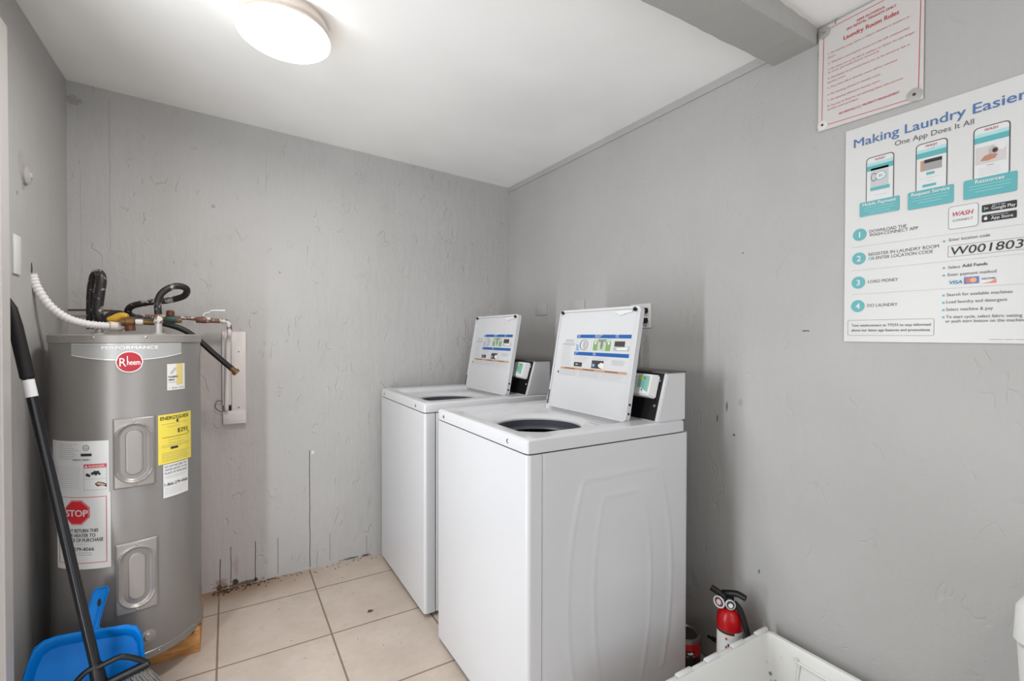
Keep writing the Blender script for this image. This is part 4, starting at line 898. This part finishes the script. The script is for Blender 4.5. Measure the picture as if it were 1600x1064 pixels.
for (u, v, r, c_) in ((.0160, .0215, .0170, M_ws), (.2440, .308, .0170, M_ws), (.0137, .304, .0145, mat('washer_white', (214, 210, 206), .45))):
    bm = B(); lathe(bm, [(r, 0), (r, -.002), (.006, -.003), (.0032, -.003)], c=(-.0055, -u, -v), axis='x', seg=28); o = obj('mounting_washer', bm, c_, sg)
    bm = B(); lathe(bm, [(.0036, -.003), (.0036, -.0045), (.001, -.0055)], c=(-.0055, -u, -v), axis='x', seg=14); obj('screw', bm, mat('dark_red_screw', (66, 26, 28), .5) if v > .1 else STEEL, o)
bm = B(); tube(bm, [(-.006, -.0485, .004), (-.008, -.0475, -.006), (-.007, -.047, -.011)], .0014, 8); obj('nail', bm, STEEL, sg)

# ------------------------------------------------------------ app poster
ps = thing('app_poster', 'large white laundry app poster with blue heading and teal boxes on the right wall', 'poster', (0, -1.992, 1.852))
PWI, PHE = .400, .6255
bm = B(); prism(bm, [(0, 0), (PWI, 0), (PWI, PHE), (.0, PHE)], lambda a, b: (-.004, -a, -b), lambda a, b: (-.0005, -a, -b)); obj('poster_board', bm, mat('poster_white', (206, 205, 203), .35), ps)
S = Sheet(wallmap(0, 0, .004)); TEAL = mat('poster_teal', (84, 164, 168), .4); NAVY = mat('poster_blue', (74, 110, 160), .4); INK = mat('poster_grey', (86, 86, 90), .5); PH = mat('phone_outline', (84, 82, 82), .4)
PW_ = mat('poster_print_white', (212, 212, 212), .4)
S.text('heading', NAVY, 'Making', .022, .0560, .0350, .1317, bold=.014); S.text('heading', NAVY, 'Laundry', .1452, .0572, .0350, .2700, bold=.014); S.text('heading', NAVY, 'Easier', .2835, .0585, .0350, .3770, bold=.014)
S.text('subheading', INK, 'One App Does It All', .1225, .0835, .0195, .2855)
for k, (u0, u1, v0, bx0, bx1, by0, by1, ttl) in enumerate(((.0535, .1215, .0965, .0388, .1345, .2215, .2628, 'Mobile Payment'), (.1695, .2360, .0975, .1537, .2487, .2210, .2680, 'Request Service'), (.2845, .3505, .0965, .2679, .3626, .2205, .2676, 'Resources'))):
    S.rect('phone_outline', PH, u0, v0, u1, by0+.005, 1, r=.010); S.rect('phone_screen', PW_, u0+.0025, v0+.0025, u1-.0025, by0+.005, 2, r=.008)
    S.text('phone_logo', mat('logo_red_print', (186, 84, 90), .4), 'WASH', (u0+u1)/2, v0+.0125, .0085, h=3, center=True, bold=.03, sq=.2)
    S.rect('screen_header', TEAL, u0+.0025, v0+.0255, u1-.0025, v0+.0395, 3); S.rect('screen_header_light', mat('poster_pale_teal', (164, 206, 208), .4), u0+.0025, v0+.017, u1-.0025, v0+.0255, 3)
    S.rect('caption_box', TEAL, bx0, by0, bx1, by1, 4, r=.0035); S.text('caption', PW_, ttl, (bx0+bx1)/2, by0+.0120, .0125, h=5, center=True, bold=.03)
    with S.grp():
      for j in range(3 if k else 4):
        S.rect('caption_small', mat('teal_pale_text', (140, 196, 198), .4), bx0+.010+(.012 if j == 2 else 0), by0+.0175+j*.0072, bx1-.010-(.012 if j == 2 else 0), by0+.0190+j*.0072, 5)
# phone one: dial card
LG = mat('poster_light_grey', (186, 188, 190), .4)
S.rect('app_card', LG, .066, .1300, .1085, .1840, 3); S.disc('dial', PH, .0735, .1555, .0072, 4, rv=.0118); S.disc('dial_face', LG, .0735, .1555, .0055, 5, rv=.0098); S.disc('dial', TEAL, .0900, .1545, .0135, 4, rv=.0120); S.disc('dial_face', PW_, .0900, .1545, .0120, 5, rv=.0105)
S.text('dial_text', INK, '01', .0900, .1580, .0100, h=6, center=True); S.rect('app_button', TEAL, .0650, .1845, .1115, .1935, 4, r=.001); S.rect('screen_text', LG, .075, .207, .105, .2082, 3)
# phone two
S.rect('app_card', mat('photo_grey', (150, 148, 146), .4), .1805, .1440, .2250, .1718, 3); S.rect('app_card_dark', INKB, .1885, .1430, .2250, .1520, 4); S.rect('app_card_dark', mat('photo_orange', (190, 140, 100), .4), .1805, .1440, .1865, .1690, 4)
S.rect('app_button', TEAL, .193, .177, .210, .1835, 4, r=.001); S.rect('app_button', TEAL, .185, .208, .2135, .2145, 4, r=.001); S.rect('screen_text', LG, .176, .1905, .222, .1915, 3); S.rect('screen_text', LG, .195, .199, .206, .200, 3)
S.poly('screen_header_light', mat('poster_pale_teal', (164, 206, 208), .4), [(.199, .116), (.2015, .119), (.208, .112), (.2085, .114), (.2015, .121), (.198, .118)], 5)
# phone three: photo of a spilled cup
S.rect('app_photo', mat('photo_pale', (196, 190, 188), .4), .2895, .1460, .3435, .1880, 3); S.disc('photo_plate', PW_, .334, .152, .011, 4, rv=.010); S.disc('photo_cup', mat('cup_grey', (170, 166, 164), .4), .322, .1600, .0085, 5, rv=.0095); S.disc('photo_coffee', mat('coffee', (60, 40, 36), .4), .3245, .1605, .0048, 6, rv=.0055)
S.poly('photo_spill', mat('spill_brown', (178, 122, 98), .4), [(.298, .180), (.305, .170), (.318, .166), (.329, .171), (.325, .179), (.312, .182)], 4); S.rect('screen_text', INK, .310, .1925, .323, .1935, 3); bars(S, 'screen_text', LG, .295, .198, .335, 4, .005, .0008, .1, h=3)
# app badge and store badges
S.rect('badge_frame', mat('badge_grey', (140, 140, 142), .4), .2385, .2785, .2965, .3370, 1, r=.007); S.rect('badge_face', PW_, .2400, .2800, .2950, .3355, 2, r=.006)
S.text('badge_name', mat('logo_red_print', (186, 84, 90), .4), 'WASH', .2475, .3045, .0155, .2870, h=3, bold=.035, sq=.25); S.text('badge_connect', INK, 'CONNECT', .2475, .3180, .0085, .2865, h=3, sq=.15)
for v in (.2885, .3125): S.rect('store_badge', INKB, .3022, v, .3627, v+.0178, 2, r=.002)
S.poly('play_mark', TEAL, [(.3062, .2925), (.3062, .3025), (.3105, .2975)], 3); S.poly('play_mark_side', mat('play_yellow', (214, 196, 90), .4), [(.3105, .2953), (.3105, .2997), (.3142, .2975)], 3)
S.text('store_lettering', PW_, 'GET IT ON', .3205, .2942, .0048, h=3); S.text('store_lettering', PW_, 'Google Play', .3195, .3022, .0105, .3605, h=3, bold=.012)
S.disc('fruit_mark', PW_, .3095, .3218, .0035, 3, rv=.0040); S.disc('fruit_bite', INKB, .3128, .3208, .0014, 4); S.poly('fruit_mark', PW_, [(.3095, .3172), (.3105, .3158), (.3115, .3155), (.3108, .3170)], 3)
S.text('store_lettering', PW_, 'Download on the', .3190, .3175, .0042, h=3); S.text('store_lettering', PW_, 'App Store', .3190, .3262, .0105, .3565, h=3, bold=.012)
# steps
for (u, v, n_) in ((.0390, .3131, '1'), (.0376, .3823, '2'), (.0367, .4526, '3'), (.0360, .5212, '4')):
    S.disc('step_disc', TEAL, u, v, .0177, 1, 40); S.text('step_number', PW_, n_, u, v+.0078, .0225, h=2, center=True, bold=.03)
for t_, u0, v, u1, s_ in (('DOWNLOAD THE', .0635, .3125, .1510, .0125), ('WASH-CONNECT APP', .0635, .3230, .1765, .0125), ('REGISTER IN LAUNDRY ROOM', .0622, .3785, .2205, .0125), ('ENTER LOCATION CODE', .0805, .3905, .2085, .0125), ('LOAD MONEY', .0616, .4565, .1334, .0125), ('DO LAUNDRY', .0606, .5250, .1326, .0125),
        ('Enter location code', .2408, .3662, .3174, .0110), ('Select', .2397, .4362, .2633, .0110), ('Enter payment method', .2391, .4550, .3294, .0110), ('Search for available machines', .2377, .5062, .3575, .0110), ('Load laundry and detergent', .2371, .5244, .3488, .0110), ('Select machine & pay', .2365, .5438, .3244, .0110),
        ('To start cycle, select fabric setting', .2367, .5627, .3740, .0110), ('or push start button on the machine', .2357, .5736, .3800, .0110)): S.text('step_lettering', INK, t_, u0, v, s_, u1)
S.text('or_lettering', TEAL, 'OR', .0622, .3905, .0125, .0775, bold=.015); S.text('bold_lettering', INK, 'Add Funds', .2671, .4352, .0110, .3134, bold=.03)
for v, u0, u1 in ((.3475, .018, .382), (.4160, .0187, .382), (.4860, .0193, .382)):
    n_ = int((u1-u0)/.0038)
    with S.grp():
      for k in range(n_): S.rect('dotted_rule', INKG, u0+k*.0038, v, u0+k*.0038+.0017, v+.0010)
for v in (.3645, .4331, .4522, .5036, .5224, .5415, .5600): S.rect('bullet', TEAL, .2285, v-.0025, .2335, v+.0025)
S.frame('code_box', INKG, .2388, .3776, .3790, .4066, .0009); 
S.text('handwritten_code', INKB, 'W001803', .2450, .4018, .0290, .3745, bold=.004, sq=.12)
S.rect('card_blue', mat('card_pale', (190, 206, 214), .4), .2408, .4640, .2695, .4780); S.text('card_lettering', mat('card_navy', (50, 62, 110), .4), 'VISA', .2430, .4755, .0115, .2672, bold=.02, sq=.15)
S.rect('card_panel', mat('card_violet', (96, 110, 160), .4), .2706, .4605, .2988, .4780); S.disc('card_circle', mat('card_red', (196, 100, 90), .4), .2805, .4692, .0062, 2); S.disc('card_circle_orange', mat('card_orange', (214, 158, 120), .4), .2885, .4692, .0062, 3)
S.rect('card_white', PW_, .3030, .4638, .3292, .4795); S.text('card_lettering', mat('card_navy', (50, 62, 110), .4), 'DISCOVER', .3042, .4700, .0060, .3280, h=3, bold=.02); S.poly('card_swoosh', mat('card_discover', (214, 120, 84), .4), [(.304, .4790), (.318, .4765), (.3292, .470), (.3292, .4795)], 2)
S.frame('note_frame', INKG, .0100, .5622, .2130, .6076, .0009, r=.004)
S.text('note_lettering', INK, 'Text washconnect to 77233 to stay informed', .0202, .5812, .0105, .2054, bold=.008); S.text('note_lettering', INK, 'about our latest app features and promotions', .0203, .5952, .0105, .2041, bold=.008)
with S.grp(): S.rect('footer_print', INKG, .3176, .6158, .3420, .6166); S.rect('footer_print', INKG, .3450, .6158, .3600, .6166); S.rect('footer_print', INKG, .3630, .6158, .3900, .6166)
S.build(ps)

# ------------------------------------------------------------ floor litter
bm = B(); random.seed(5)
for k, (a, l) in enumerate(((0, .017), (1.1, .014), (2.2, .013), (-1.0, .012), (3.6, .016), (4.4, .010))):
    c, s = math.cos(a), math.sin(a); q = [(0, 0), (l*.5, .004), (l, 0), (l*.5, -.004)]
    vs = [bm.verts.new((-1.047+x*c-y*s, -.556+x*s+y*c, .0015+.003*abs(math.sin(k+i)))) for i, (x, y) in enumerate(q)]; bm.faces.new(vs)
r_ = bmesh.ops.solidify(bm, geom=list(bm.faces), thickness=.0012)
tag(obj('dry_leaf', bm, mat('dry_leaf', (112, 92, 52), .8, var=.2), None), 'small dry curled leaf lying on the floor tile in front of the washers', 'leaf')
bm = B(); random.seed(9)
def crumb(x, y, r):
    pts = [(x+random.uniform(.5, 1)*r*math.cos(a*PI/3), y+random.uniform(.5, 1)*r*math.sin(a*PI/3)) for a in range(6)]
    h = r*.5; prism(bm, pts, lambda a, b: (a, b, 0.0002), lambda a, b: (x+(a-x)*.6, y+(b-y)*.6, h))
for i in range(90): crumb(random.uniform(-1.66, -1.38), -.008-abs(random.gauss(0, .022)), random.uniform(.002, .008))
for i in range(26): crumb(-1.60+random.gauss(0, .018), -.03+random.gauss(0, .009), random.uniform(.004, .011))
for i in range(50): crumb(random.uniform(-1.4, -.88), -.008-abs(random.gauss(0, .03)), random.uniform(.0015, .005))
for i in range(40): crumb(random.uniform(-1.6, -.9), random.uniform(-.9, -.1), random.uniform(.001, .003))
tag(obj('floor_debris', bm, mat('debris', (74, 54, 40), .9, var=.3, vscale=40), None, 0), 'brown dirt crumbs and flakes scattered along the foot of the back wall', 'debris', kind='stuff')
